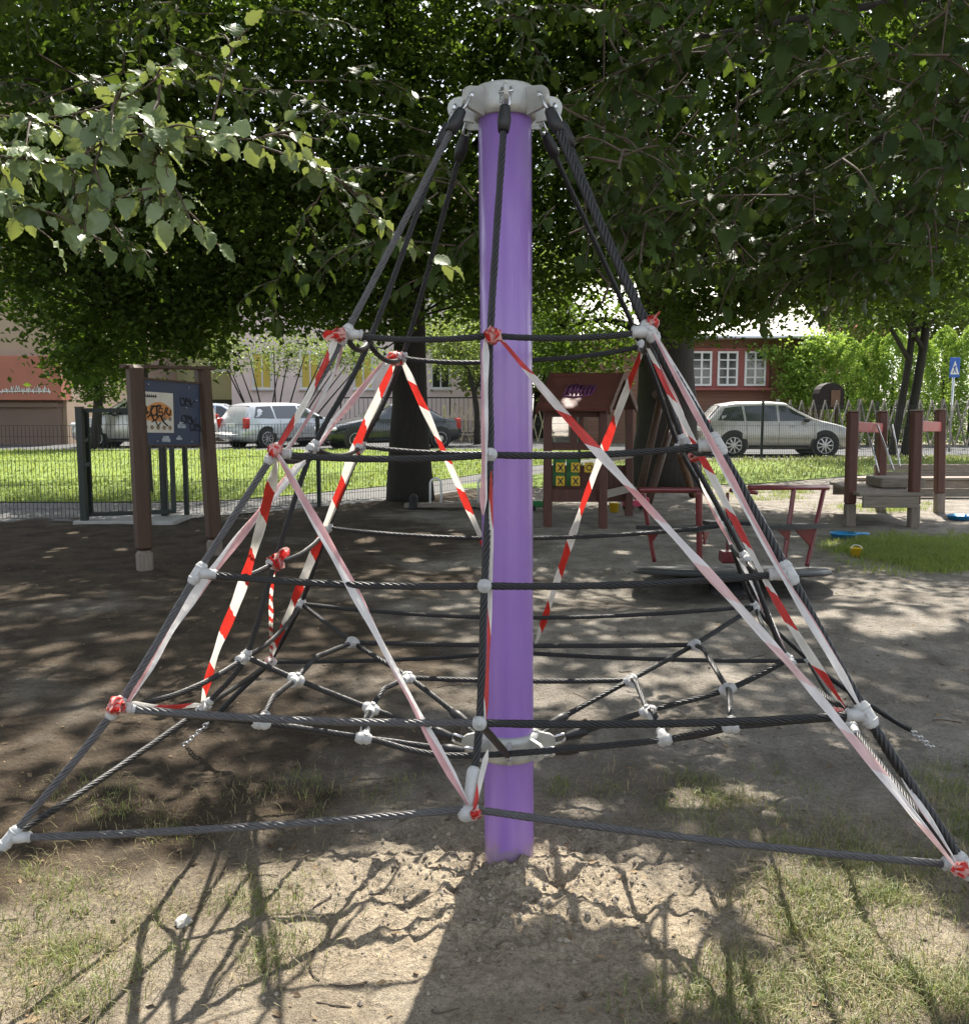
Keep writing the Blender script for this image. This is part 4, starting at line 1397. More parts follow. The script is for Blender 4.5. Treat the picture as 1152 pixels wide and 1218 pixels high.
for (pa_, pb_, Y0, Y1) in (((720, 545), (752, 540), 11.2, 12.5), ((720, 588), (752, 580), 11.2, 12.5), ((651, 545), (652, 540), 11.3, 12.6)):
    a, b = wpt(*pa_, Y0), wpt(*pb_, Y1); mb = MB(); mb.bar(a, b, .03, .1, .004); mb.build('side_rail', M['greywood'], ph, True)
a, b = wpt(651, 560, 12.62), wpt(748, 520, 12.62)
mb = MB(); mb.box(((a.x + b.x) / 2, 12.62, .42), (b.x - a.x, .03, .5), .004); mb.build('rear_wall', M['redwood'], ph, True)
# noughts and crosses: three columns of turning blocks
gb = MB()
for px0, px1 in ((657, 672), (673, 688)):
    a, b = fx(px0, 538, 11.42), fx(px1, 578, 11.42); gb.box(((a.x + b.x) / 2, 11.42, (a.z + b.z) / 2), (b.x - a.x - .01, .02, a.z - b.z), .003)
gb.build('game_back', M['greenplastic'], ph, True)
for px, py, sym in ((666, 542, ''), (684, 542, ''), (666, 556, 'X'), (684, 556, 'X'), (700, 556, 'O'), (666, 572, 'X'), (684, 572, 'X')):
    c_ = fx(px, py, 11.27); w_ = .105; h_ = .12 if py != 542 else .06
    mb = MB(); mb.box(c_, (w_, .07, h_), .008); bk = mb.build('game_block', M['yellow'], ph, True)
    f_ = np.array(c_) + (0, -.038, 0)
    if sym:
        mb = MB()
        if sym == 'X':
            mb.bar(f_ + (-.03, 0, -.04), f_ + (.03, 0, .04), .014, .004, up=(0, 1, 0)); mb.bar(f_ + (-.03, -.003, .04), f_ + (.03, -.003, -.04), .014, .004, up=(0, 1, 0))
        else: mb.torus(f_, .032, .006, (0, 1, 0), 18, 6)
        mb.build('letter_' + ('x' if sym == 'X' else 'o') + '_mark', M['ink'], bk, True)

# --- swing frame behind the playhouse: slanting brown beams
sw = empty('swing_frame', (W(790, 560, 14).x, 14.2, 0), 'slanting brown timber legs of a swing beside the playhouse', 'swing')
for (t_, b_, Y_) in (((787, 468), (757, 562), 13.6), ((803, 488), (768, 566), 13.3), ((787, 470), (826, 562), 15.0)):
    a, b = W(*t_, 14.2), W(*b_, Y_); b.z = zg(b.x, b.y) - .05
    mb = MB(); mb.tube([a, b], .06, 12); mb.build('leg', M['brownwood'], sw, True)
mb = MB(); a = W(780, 469, 14.2); mb.tube([a, a + Vector((.5, 2.4, .0))], .065, 12); mb.build('cross_beam', M['brownwood'], sw, True)

# --- seesaw with hoop handles
se = empty('seesaw', (W(545, 602, 13.3).x, 13.3, 0), 'grey plank seesaw with tall white hoop handles and a tyre under its end', 'seesaw')
a, b = W(481, 601, 13.3), W(640, 599, 13.3); 
mb = MB(); mb.bar(a, b, .2, .06, .008); mb.build('plank', M['greywood'], se, True)
for px in (518, 575):
    l, r_ = W(px - 6.5, 600, 13.25), W(px + 6.5, 600, 13.25); t_ = W(px, 569, 13.25)
    w2 = (r_.x - l.x) / 2
    pts = [l] + [Vector((t_.x - w2 * math.cos(k_ * PI / 8), 13.25, t_.z - w2 + w2 * math.sin(k_ * PI / 8))) for k_ in range(9)] + [r_]
    mb = MB(); mb.tube(pts, .016, 8); mb.build('handle', M['white'], se, True)
for px in (492, 622):
    q = W(px, 607, 13.3); mb = MB(); mb.torus((q.x, 13.3, .03), .13, .06, (1, 0, 0), 20, 10); mb.build('buffer_tyre', M['tyre'], se, True)
q = (a + b) / 2
mb = MB(); mb.box((q.x, 13.3, q.z / 2 - .03), (.14, .16, q.z), .01); mb.build('pivot', M['greenmetal'], se, True)

# --- toys left in the sand
def bucket(px, py, mat, label, s=1.0):
    q = G(px, py); z_ = zg(q.x, q.y)
    r0_ = empty('toy_bucket', (q.x, q.y, z_), label, 'toy bucket')
    mb = MB(); mb.lathe([(.055 * s, 0), (.075 * s, .12 * s), (.08 * s, .12 * s), (.08 * s, .13 * s), (.072 * s, .13 * s), (.052 * s, .01)], 20); mb.build('pail', mat, r0_)
    mb = MB(); mb.tube([(.078 * s * math.cos(t), .03 * math.sin(t) - .03, .12 * s + .05 * s * math.sin(t)) for t in np.linspace(0, PI, 9)], .004, 6); mb.build('handle', M['white'], r0_)
bucket(730, 609, M['yellow'], 'small yellow toy bucket by the playhouse corner')
bucket(1017, 662, M['yellow'], 'tiny yellow toy bucket at the edge of the grass patch', .7)
def truck(px, py, mat, label, rz):
    q = G(px, py); z_ = zg(q.x, q.y)
    r0_ = empty('toy_truck', (q.x, q.y, z_), label, 'toy truck', rz=rz)
    mb = MB(); mb.box((-.07, 0, .10), (.22, .15, .09), .012); mb.build('bed', mat, r0_)
    mb = MB(); mb.box((.12, 0, .12), (.12, .14, .13), .02); mb.build('cab', mat, r0_)
    for x_ in (-.12, .12):
        for y_ in (-.08, .08):
            mb = MB(); mb.tube([(x_, y_ - .02, .045), (x_, y_ + .02, .045)], .045, 14); mb.build('wheel', M['black'], r0_)
truck(756, 607, M['pinkplastic'], 'pink toy truck lying by the red merry go round handle', .3)
truck(641, 607, M['greenplastic'], 'dark green toy truck at the foot of the playhouse post', .2)
def spade(px, py, mat, label, rz):
    q = G(px, py); z_ = zg(q.x, q.y)
    r0_ = empty('toy_sieve', (q.x, q.y, z_), label, 'sand toy', rz=rz)
    mb = MB(); mb.lathe([(.12, 0), (.15, .05), (.155, .05), (.15, .06), (.12, .012), (0, .012)], 20); mb.build('bowl', mat, r0_)
    mb = MB(); mb.capsule((.14, 0, .045), (.32, .03, .03), .018, 8); mb.build('handle', mat, r0_)
spade(1003, 641, M['blueplastic'], 'light blue sand sieve lying beside the grass patch', .2)
spade(1140, 617, M['blueplastic'], 'blue sand sieve beside the right post of the sand table', .5)
# ------------------------------------------------------------------ cars
def carpaint(name, base, metal=.5):
    return pmat(name, base, .04, 2, .28, metal=metal, coat=.8)


M['p_silver'] = carpaint('warm_silver_paint', (.40, .385, .355), .25)
M['p_white'] = carpaint('pale_silver_paint', (.48, .50, .53), .3)
M['p_dark'] = carpaint('dark_paint', (.022, .026, .030), .3)
M['p_blue'] = carpaint('pale_blue_paint', (.40, .47, .56), .3)
M['plate'] = pmat('number_plate', (.7, .7, .68), .1, 20, .5)


def car(label, loc, rz, paint, prof, L, Wd, belt, roof_w=.74, wheel_r=.31, wx=(.8, .8), side_win=(), zb=.20, hood=None):
    """prof: list of (x, top z, is_cabin) from the rear bumper to the nose; the car faces +x"""
    r0 = empty('parked_car', loc, label, 'car', 'cars parked along the street', rz)
    hw = Wd / 2
    xs = [q[0] for q in prof]; zs = [q[1] for q in prof]
    xx = np.linspace(-L / 2, L / 2, 41)
    top = np.interp(xx, xs, zs)

    def taper(x):
        t = abs(x) / (L / 2)
        return 1 - .13 * max(0, (t - .72) / .28) ** 1.6 - .02 * t
    def sec(x, zt):
        k = taper(x)
        b = min(belt, zt - .05)
        w = hw * k
        nosez = zb + .10 * max(0, (abs(x) / (L / 2) - .86) / .14)
        rw = w * (roof_w + (1 - roof_w) * max(0, 1 - (zt - b) / .35)) if zt > b + .05 else w * .9
        pts = [(0, nosez), (w * .86, nosez), (w * .97, nosez + .10), (w, .48), (w * 1.0, .62), (w * .965, b), (w * .94 * .5 + rw * .5 + .015, (b + zt) / 2), (rw, zt - .05), (rw * .93, zt - .012), (rw * .6, zt + .012), (0, zt + .02)]
        return pts
    V_, n_ = [], None
    for x, zt in zip(xx, top):
        p_ = sec(x, zt)
        ring = [(x, y, z) for y, z in p_] + [(x, -y, z) for y, z in p_[-2:0:-1]]
        n_ = len(ring); V_ += ring
    F_ = []
    for i_ in range(len(xx) - 1):
        for j in range(n_):
            F_.append((i_ * n_ + j, (i_ + 1) * n_ + j, (i_ + 1) * n_ + (j + 1) % n_, i_ * n_ + (j + 1) % n_))
    F_.append(tuple(range(n_))); F_.append(tuple((len(xx) - 1) * n_ + j for j in range(n_))[::-1])
    mb = MB(); mb.add(V_, F_, True); body = mb.build('body', paint, r0)

    def surf(x, z, sgn, o=.006):
        zt = float(np.interp(x, xs, zs)); p_ = sec(x, zt)[2:9]
        y = float(np.interp(z, [q[1] for q in p_], [q[0] for q in p_]))
        return (x, sgn * (y + o), z)

    for sgn in (-1, 1):
        for poly in side_win:
            # a pane follows the body's side
            mb = MB(); c = np.mean(np.array(poly), 0)
            pts = []
            for i_ in range(len(poly)):
                a, b = np.array(poly[i_]), np.array(poly[(i_ + 1) % len(poly)])
                for t in np.linspace(0, 1, 5)[:-1]: pts.append(a + (b - a) * t)
            vs = [surf(*p_, sgn) for p_ in pts] + [surf(*c, sgn)]
            k_ = len(pts)
            mb.add(vs, [(i_, (i_ + 1) % k_, k_) for i_ in range(k_)], True); mb.build('side_window', M['glass'], r0)
    # front and rear screens lie on the sloping body
    for (xa, xb, nm) in hood or ():
        mb = MB(); vs = []
        for t in np.linspace(0, 1, 6):
            x = xa + (xb - xa) * t; zt = float(np.interp(x, xs, zs)); p_ = sec(x, zt)
            wdt = p_[7][0] * .93
            for u in np.linspace(-1, 1, 7):
                vs.append((x + (.012 if xb > xa else -.012), u * wdt, zt + .008 + .014 * (1 - u * u)))
        mb.add(vs, [(i_ * 7 + j, i_ * 7 + j + 1, i_ * 7 + j + 8, i_ * 7 + j + 7) for i_ in range(5) for j in range(6)], True); mb.build(nm, M['glass'], r0)
    for sgn in (-1, 1):
        for x in (-L / 2 + wx[0], L / 2 - wx[1]):
            y = surf(x, .45, sgn, 0)[1]
            mb = MB(); mb.tube([(x, y - sgn * .2, wheel_r + .03), (x, y + sgn * .006, wheel_r + .03)], wheel_r + .065, 28); mb.build('wheel_arch', M['black'], r0)
            mb = MB(); mb.lathe([(wheel_r - .1, -.1), (wheel_r - .02, -.1), (wheel_r, -.07), (wheel_r, .07), (wheel_r - .02, .1), (wheel_r - .09, .095)], 32, Matrix.Translation((x, y - sgn * .075, wheel_r)) @ Matrix.Rotation(PI / 2, 4, 'X'))
            wh = mb.build('wheel', M['tyre'], r0)
            mb = MB()
            yo = y + sgn * .022
            mb.torus((x, yo - sgn * .008, wheel_r), wheel_r - .10, .014, (0, 1, 0), 28, 6)
            for k_ in range(9):
                a = k_ / 9 * 2 * PI; e = np.array((math.cos(a), 0, math.sin(a)))
                mb.bar(np.array((x, yo, wheel_r)) + e * .03, np.array((x, yo - sgn * .008, wheel_r)) + e * (wheel_r - .10), .035, .012, up=(0, 1, 0))
            mb.tube([(x, yo - sgn * .01, wheel_r), (x, yo + sgn * .01, wheel_r)], .045, 14)
            mb.build('rim', M['rim'], wh)
    zl = belt - .17
    for sgn in (-1, 1):
        mb = MB(); mb.box((L / 2 - .13, sgn * hw * .68, float(np.interp(L / 2 - .2, xs, zs)) - .09), (.30, .36, .15), .05, Matrix.Rotation(-sgn * .22, 3, 'Z').to_4x4()); mb.build('headlight', M['lamp'], r0)
        mb = MB(); mb.box((-L / 2 + .11, sgn * hw * .80, zl + .04), (.20, .17, .36), .03); mb.build('tail_light', M['taillamp'], r0)
        mb = MB(); mb.box((L * .17, sgn * (hw + .07), belt + .05), (.12, .16, .12), .03); mb.build('mirror', M['black'], r0)
        mb = MB()
        for x in (-.42, .42): mb.box((x - .1, surf(x, belt - .12, sgn, .008)[1], belt - .12), (.16, .02, .03), .006)
        mb.build('door_handle', paint, r0)
        # shut lines and a dark rubbing strip
        mb = MB()
        for x in (-.86, -.02, .92):
            mb.tube([surf(x, z, sgn, .001) for z in np.linspace(.34, belt - .02, 6)], .005, 5)
        mb.build('door_seam', M['black'], r0)
        mb = MB(); mb.tube([surf(x, zb + .085, sgn, .004) for x in np.linspace(-L / 2 + wx[0] + .42, L / 2 - wx[1] - .42, 8)], .03, 6); mb.build('sill', M['black'], r0)
    mb = MB(); mb.box((L / 2 - .02, 0, .50), (.08, hw * .95, .13), .03); mb.box((L / 2 - .02, 0, .30), (.08, hw * 1.1, .10), .03); mb.build('grille', M['black'], r0)
    mb = MB(); mb.box((L / 2 + .03, 0, .42), (.02, .50, .11), .004); mb.box((-L / 2 - .015, 0, zl - .02), (.02, .50, .11), .004); mb.build('number_plate', M['plate'], r0)
    mb = MB(); mb.box((-L / 2 + .0, 0, .40), (.10, hw * 1.62, .15), .04); mb.build('rear_bumper', paint, r0)
    return r0


hatch = [(-2.0, .62), (-1.97, .95), (-1.86, 1.02), (-1.52, 1.38), (-1.1, 1.45), (-.2, 1.46), (.2, 1.43), (1.05, .98), (1.3, .93), (1.75, .82), (1.95, .70), (2.0, .56)]
hw_ = [[(-1.62, .97), (-1.42, 1.30), (-.98, 1.35), (-.93, .95)], [(-.87, .95), (-.92, 1.35), (-.08, 1.37), (-.06, .95)], [(.0, .95), (-.01, 1.37), (.18, 1.35), (.86, .97)]]
e0_ = W(918, 541, 25.6)
car('silver hatchback seen from the side before the brown wooden house', (W(916, 540, 25.4).x, 25.4, zg(7.8, 25.4)), math.radians(-2), M['p_silver'], hatch, 4.0, 1.66, .93, side_win=hw_, hood=[(1.0, .26, 'windscreen'), (-1.85, -1.55, 'rear_window')])
estate = [(-2.15, .62), (-2.13, .95), (-2.05, 1.0), (-1.84, 1.38), (-1.5, 1.45), (-.2, 1.46), (.25, 1.42), (1.05, .98), (1.35, .94), (1.9, .82), (2.1, .70), (2.15, .56)]
ew_ = [[(-1.85, .97), (-1.68, 1.33), (-1.12, 1.36), (-1.07, .95)], [(-1.0, .95), (-1.05, 1.36), (-.1, 1.37), (-.08, .95)], [(.0, .95), (-.02, 1.37), (.2, 1.35), (.86, .97)]]
car('pale silver estate car seen from behind with red tail lamps beyond the lawn', (W(338, 525, 31.3).x, 31.6, zg(-6.8, 31)), math.radians(50), M['p_white'], estate, 4.4, 1.72, .93, side_win=ew_, hood=[(1.0, .3, 'windscreen'), (-2.04, -1.86, 'rear_window')])
sedan = [(-2.2, .62), (-2.18, .92), (-1.6, 1.0), (-1.0, 1.38), (-.5, 1.43), (.1, 1.42), (.95, .98), (1.3, .92), (1.95, .78), (2.15, .66), (2.2, .54)]
sw_ = [[(-1.35, .96), (-1.0, 1.28), (-.9, 1.30), (-.85, .94)], [(-.8, .94), (-.82, 1.33), (-.05, 1.35), (-.03, .94)], [(.03, .94), (.02, 1.34), (.12, 1.33), (.8, .96)]]
car('dark green black sedan facing left with pale headlamps beside the big tree trunk', (W(462, 533, 30).x, 30.2, zg(-3, 30)), math.radians(208), M['p_dark'], sedan, 4.5, 1.74, .92, side_win=sw_, hood=[(.9, .18, 'windscreen'), (-1.5, -1.02, 'rear_window')])
car('light blue hatchback half hidden behind the pale silver estate car', (W(262, 524, 34.5).x, 34.6, zg(-9, 34)), math.radians(4), M['p_blue'], hatch, 4.0, 1.66, .93, side_win=hw_, hood=[(1.0, .26, 'windscreen'), (-1.85, -1.55, 'rear_window')])
van = [(-2.2, .62), (-2.17, 1.0), (-2.12, 1.15), (-1.95, 1.60), (-1.6, 1.68), (0, 1.68), (.45, 1.62), (1.3, 1.08), (1.7, .98), (2.05, .82), (2.2, .58)]
vw_ = [[(-1.9, 1.08), (-1.78, 1.5), (-1.1, 1.55), (-1.07, 1.06)], [(-1.0, 1.06), (-1.02, 1.55), (-.05, 1.56), (-.03, 1.06)], [(.04, 1.06), (.03, 1.55), (.35, 1.53), (1.08, 1.08)]]
car('silver minivan behind the wire gate and the notice board post', (W(176, 526, 31).x, 31.0, zg(-12, 31)), math.radians(183), M['p_silver'], van, 4.4, 1.75, 1.04, side_win=vw_, hood=[(1.2, .5, 'windscreen'), (-2.1, -1.97, 'rear_window')])
car('dark hatchback close to the terracotta building corner', (W(64, 527, 35).x, 35.5, zg(-16, 35)), math.radians(8), M['p_dark'], hatch, 4.0, 1.66, .93, side_win=hw_, hood=[(1.0, .26, 'windscreen'), (-1.85, -1.55, 'rear_window')])

# ------------------------------------------------------------------ buildings
def render_wall(name, base): return pmat(name, base, .07, .8, .9, bump=.15, bscale=50, stain=.15)
M['w_tan'] = render_wall('tan_render', (.36, .27, .20))
M['w_terra'] = render_wall('terracotta_render', (.36, .135, .095))
M['w_plinth'] = render_wall('brown_plinth', (.17, .115, .09))
M['w_yellow'] = render_wall('yellow_green_render', (.62, .60, .32))
M['w_pink'] = render_wall('pale_pink_render', (.86, .73, .70))
M['w_wood'] = pmat('brown_clapboard', (.20, .095, .062), .25, 1.2, .7, bump=.6, bscale=5, stretch=(.3, .3, 14))
M['w_red'] = pmat('red_window_paint', (.29, .085, .075), .15, 3, .6)
M['sheetroof'] = pmat('pale_sheet_roof', (.33, .30, .25), .10, 1, .5)
M['rooftile'] = pmat('red_roof_tiles', (.45, .075, .06), .3, 3, .7, bump=.5, bscale=9)
M['oldtile'] = pmat('old_roof_tiles', (.16, .075, .055), .3, 3, .8, bump=.5, bscale=9)
M['curtain'] = pmat('yellow_curtain', (.62, .48, .10), .15, 4, .8, stretch=(8, 8, .3))


def box_house(name, label, x0, x1, Y0, depth, z1, mat, cat='house', group=None):
    r0 = empty(name, ((x0 + x1) / 2, Y0, .15), label, cat, group)
    mb = MB(); mb.box(((x0 + x1) / 2, Y0 + depth / 2, z1 / 2), (x1 - x0, depth, z1), 0); mb.build('wall', mat, r0, True)
    return r0


def window(r0, x0, x1, z0, z1, Y, frame, mull=(1, 2), glass='glass', fw=.08, sill=True):
    mb = MB()
    d = .06
    mb.box(((x0 + x1) / 2, Y - .02, z0 + fw / 2), (x1 - x0, d, fw), 0); mb.box(((x0 + x1) / 2, Y - .02, z1 - fw / 2), (x1 - x0, d, fw), 0)
    mb.box((x0 + fw / 2, Y - .02, (z0 + z1) / 2), (fw, d, z1 - z0 - 2 * fw), 0); mb.box((x1 - fw / 2, Y - .02, (z0 + z1) / 2), (fw, d, z1 - z0 - 2 * fw), 0)
    for k_ in range(mull[0]):
        x = x0 + (x1 - x0) * (k_ + 1) / (mull[0] + 1); mb.box((x, Y - .018, (z0 + z1) / 2), (.07, .05, z1 - z0 - 2 * fw), 0)
    for k_ in range(mull[1]):
        z = z0 + (z1 - z0) * (k_ + 1) / (mull[1] + 1); mb.box(((x0 + x1) / 2, Y - .015, z), (x1 - x0 - 2 * fw, .04, .045), 0)
    f_ = mb.build('window', frame, r0, True)
    mb = MB(); mb.box(((x0 + x1) / 2, Y + .004, (z0 + z1) / 2), (x1 - x0 - .04, .02, z1 - z0 - .04), 0); mb.build('pane', M[glass], f_, True)
    if sill:
        mb = MB(); mb.box(((x0 + x1) / 2, Y - .07, z0 - .035), (x1 - x0 + .12, .16, .05), .008); mb.build('sill', M['white'], f_, True)
    return f_


# block with the terracotta overhang at far left
Yl = 33
xr = W(76, 420, Yl).x
b = box_house('apartment_block', 'tan apartment block with overhanging terracotta band and white scrawled graffiti at left', -42, xr, Yl, 12, 13, M['w_tan'])
zo0, zo1 = W(40, 476, Yl - .7).z, W(40, 423, Yl - .7).z
mb = MB(); mb.box(((-42 + xr + .15) / 2, Yl - .30, (zo0 + zo1) / 2), (xr + 42 + .15, .8, zo1 - zo0), .02); bd = mb.build('terracotta_band', M['w_terra'], b, True)
mb = MB(); mb.box(((-42 + xr - .15) / 2, Yl - .18, zo0 / 2 - .1), (xr + 42 - .15, .36, zo0 + .15), 0); mb.build('plinth', M['w_plinth'], b, True)
mb = MB(); mb.box(((-42 + xr - .1) / 2, Yl - .25, zo0 - .16), (xr + 42 - .1, .5, .18), .02); mb.build('plinth_ledge', M['w_plinth'], b, True)
mb = MB(); R_ = np.random.default_rng(3)
for k_ in range(9):
    px = 2 + k_ * 6.3
    mb.tube([W(px + dx, 462 + dy + 3 * R_.random(), Yl - .715) for dx, dy in ((0, 4), (1.5, -6 * R_.random()), (3.5, 3), (5, -5 * R_.random()), (7, 4))], .022, 5)
mb.tube([W(px, 466 + .5 * math.sin(px), Yl - .715) for px in range(0, 62, 6)], .02, 5)
mb.build('graffiti', M['white'], bd, True)
for x0 in (-18.9, -22.5, -26.1, -29.7):
    for z0 in (4.6, 7.6, 10.4): window(b, x0, x0 + 1.3, z0, z0 + 1.4, Yl, M['white'], (1, 0))
# yellow green house
Yy = 47
x0, x1 = W(78, 450, Yy).x, W(276, 450, Yy).x
b = box_house('townhouse', 'yellow green rendered townhouse with red tiled roof behind the notice board', x0, x1, Yy, 9, 9.5, M['w_yellow'])
mb = MB(); mb.prism([(-1, 9.4), (5.5, 13), (12, 9.4)], x1 - x0 + .8, Matrix(((0, 0, 1, x0 - .4), (1, 0, 0, Yy - 1), (0, 1, 0, 0), (0, 0, 0, 1)))); mb.build('roof', M['oldtile'], b, True)
for k_ in range(3):
    xa = x0 + 1.4 + k_ * 2.9
    for z0 in (3.3, 6.2): window(b, xa, xa + 1.2, z0, z0 + 1.5, Yy, M['white'], (1, 0))
mb = MB(); q = W(263, 480, Yy - .8); mb.box((q.x, Yy - .55, q.z), (2.6, 1.1, .12), .02, Matrix.Rotation(.28, 3, 'X').to_4x4()); mb.build('porch_roof', M['black'], b, True)
# pale pink house
Yp = 44
x0, x1 = W(275, 450, Yp).x, W(585, 450, Yp).x
b = box_house('townhouse', 'pale pink rendered townhouse with tall yellow curtained windows', x0, x1, Yp, 10, 9.8, M['w_pink'])
mb = MB(); mb.prism([(-1, 9.7), (6, 13.4), (13, 9.7)], x1 - x0 + .8, Matrix(((0, 0, 1, x0 - .4), (1, 0, 0, Yp - 1), (0, 1, 0, 0), (0, 0, 0, 1)))); mb.build('roof', M['oldtile'], b, True)
for px in (300, 357, 420, 512, 552):
    xa = W(px, 450, Yp).x
    for z0, hh in ((W(px, 463, Yp).z, 1.75), (6.2, 1.6)): window(b, xa, xa + .95, z0, z0 + hh, Yp, M['white'], (1, 0), glass='curtain' if px in (300, 357, 420) else 'glass', fw=.1)
# brown wooden house with the red framed windows
Yb = 34
x0, x1 = W(700, 450, Yb).x, W(962, 450, Yb).x
ze = W(900, 402, Yb).z
b = box_house('wooden_house', 'brown clapboard house with white sashes in red frames and a pale roof', x0, x1, Yb, 8, ze, M['w_wood'])
mb = MB(); mb.prism([(-.55, ze - .05), (-.55, ze + .05), (3.6, ze + 2.4), (4.4, ze + 2.4), (8.4, ze + .1), (8.4, ze)], x1 - x0 + .8, Matrix(((0, 0, 1, x0 - .4), (1, 0, 0, Yb), (0, 1, 0, 0), (0, 0, 0, 1)))); mb.build('roof', M['sheetroof'], b, True)
zs0, zs1 = W(860, 459, Yb).z, W(860, 418, Yb).z
mb = MB(); xa, xb = W(790, 450, Yb).x, W(913, 450, Yb).x
mb.box(((xa + xb) / 2, Yb - .05, (zs0 + zs1) / 2), (xb - xa, .1, zs1 - zs0 + .25), 0); mb.build('window_band', M['w_red'], b, True)
mb = MB(); mb.box(((xa + xb) / 2, Yb - .16, zs0 - .12), (xb - xa + .1, .3, .09), .01); mb.build('red_sill', M['w_red'], b, True)
for pxa, pxb in ((790, 812), (821, 845), (852, 876), (884, 909)):
    window(b, W(pxa, 440, Yb).x, W(pxb, 440, Yb).x, zs0, zs1, Yb - .11, M['white'], (1, 3), sill=False, fw=.07)
mb = MB(); mb.tube([(x0 - .4, Yb - .60, ze - .02), (x1 + .4, Yb - .60, ze - .02)], .07, 10); mb.tube(bez([(x1 + .2, Yb - .58, ze - .05), (x1 + .12, Yb - .1, ze - .45), (x1 + .06, Yb - .06, ze - .8), (x1 + .06, Yb - .06, .2)], .2), .045, 8); mb.build('gutter', M['rim'], b, True)
# red roofed house far behind it
Yr = 52
q = W(985, 392, Yr)
b = box_house('far_house', 'far house with a bright red roof showing between the leaves', q.x - 3, q.x + 3, Yr, 6, q.z - .4, M['w_tan'])
mb = MB(); mb.prism([(-.5, q.z - .4), (3, q.z + 2.2), (6.5, q.z - .4)], 6.8, Matrix(((0, 0, 1, q.x - 3.4), (1, 0, 0, Yr), (0, 1, 0, 0), (0, 0, 0, 1)))); mb.build('roof', M['rooftile'], b, True)

# low black railing before the pink house
r0 = empty('railing', (W(470, 490, 41).x, 41, .15), 'thin black metal railing before the pale pink house', 'railing')
for px0, px1 in ((405, 470), (470, 535), (535, 600), (600, 660)):
    a, b_ = W(px0, 473, 41), W(px1, 473, 41)
    mb = MB(); mb.bar((a.x, 41, a.z), (b_.x, 41, b_.z), .06); mb.bar((a.x, 41, .35), (b_.x, 41, .35), .05)
    for k_ in range(12): x = a.x + (b_.x - a.x) * k_ / 12; mb.bar((x, 41, .35), (x, 41, a.z), .02 if k_ else .06)
    mb.build('railing_panel', M['greenmetal'], r0, True)

# lattice fences of crossed pale laths
def lattice(label, a, b, h, Y0, Y1, mat, pitch=.36):
    n_ = max(3, int(math.hypot(b - a, Y1 - Y0) / pitch))
    r1 = empty('lattice_fence', ((a + b) / 2, (Y0 + Y1) / 2, zg((a + b) / 2, Y0)), label, 'lattice fence')
    mb = MB()
    def P_(t, z): return (a + (b - a) * t, Y0 + (Y1 - Y0) * t, .15 + z)
    mb2 = MB()
    for k_ in range(n_):
        t0, t1 = k_ / n_, (k_ + 1.0) / n_
        p0, p1 = P_(t0, .06), P_(t1, h); mb.bar(p0, p1, .03, .07, up=(0, 1, 0))
        p0, p1 = P_(t1, .06), P_(t0, h); mb2.bar((p0[0], p0[1] + .035, p0[2]), (p1[0], p1[1] + .035, p1[2]), .03, .07, up=(0, 1, 0))
    mb.build('lath', mat, r1, True); mb2.build('lath', mat, r1, True)
    for k_ in range(0, n_ + 1, 7):
        p0 = P_(k_ / n_, 0); mb = MB(); mb.bar((p0[0], p0[1] + .1, .05), (p0[0], p0[1] + .1, .15 + h + .03), .09); mb.build('post', mat, r1, True)
    return r1
M['lath'] = pmat('pale_lath_wood', (.25, .225, .19), .3, 4, .8)
M['lath_y'] = pmat('yellowish_lath_wood', (.50, .44, .26), .2, 4, .8)
lattice('weathered lattice fence of crossed laths in front of the thuja hedge', W(925, 500, 30).x, W(1230, 500, 30).x, 1.55, 30, 29, M['lath'])
lattice('pale yellow lattice fence between the big trunk and the purple pole', W(528, 500, 34).x, W(660, 500, 34).x, 1.35, 34, 34, M['lath_y'], .3)
# little wooden gateway in the hedge
q = W(988, 490, 30.6)
r0 = empty('garden_hutch', (q.x, 30.8, .15), 'dark arched wooden hutch with a pale door above the lattice fence', 'wooden hutch')
zt_, zb_2 = W(988, 455, 30.6).z, W(988, 487, 30.6).z
arch = [(-.42, zb_2), (.42, zb_2), (.42, zt_ - .35)] + [(.42 * math.cos(t), zt_ - .35 + .35 * math.sin(t)) for t in np.linspace(0, PI, 9)[1:-1]] + [(-.42, zt_ - .35)]
mb = MB(); mb.prism(arch, .6, Matrix(((1, 0, 0, q.x), (0, 0, 1, 30.6), (0, 1, 0, 0), (0, 0, 0, 1)))); mb.build('body', pmat('hutch_dark_wood', (.018, .012, .009), .3, 6, .8), r0, True)
mb = MB(); mb.box((q.x + .12, 30.58, zb_2 + .35), (.3, .04, .55), .01); mb.build('door', pmat('hutch_door_wood', (.13, .065, .03), .3, 6, .6), r0, True)
mb = MB(); mb.bar((q.x - .3, 30.9, .1), (q.x - .3, 30.9, zb_2), .09); mb.bar((q.x + .3, 30.9, .1), (q.x + .3, 30.9, zb_2), .09); mb.build('leg', M['brownwood'], r0, True)

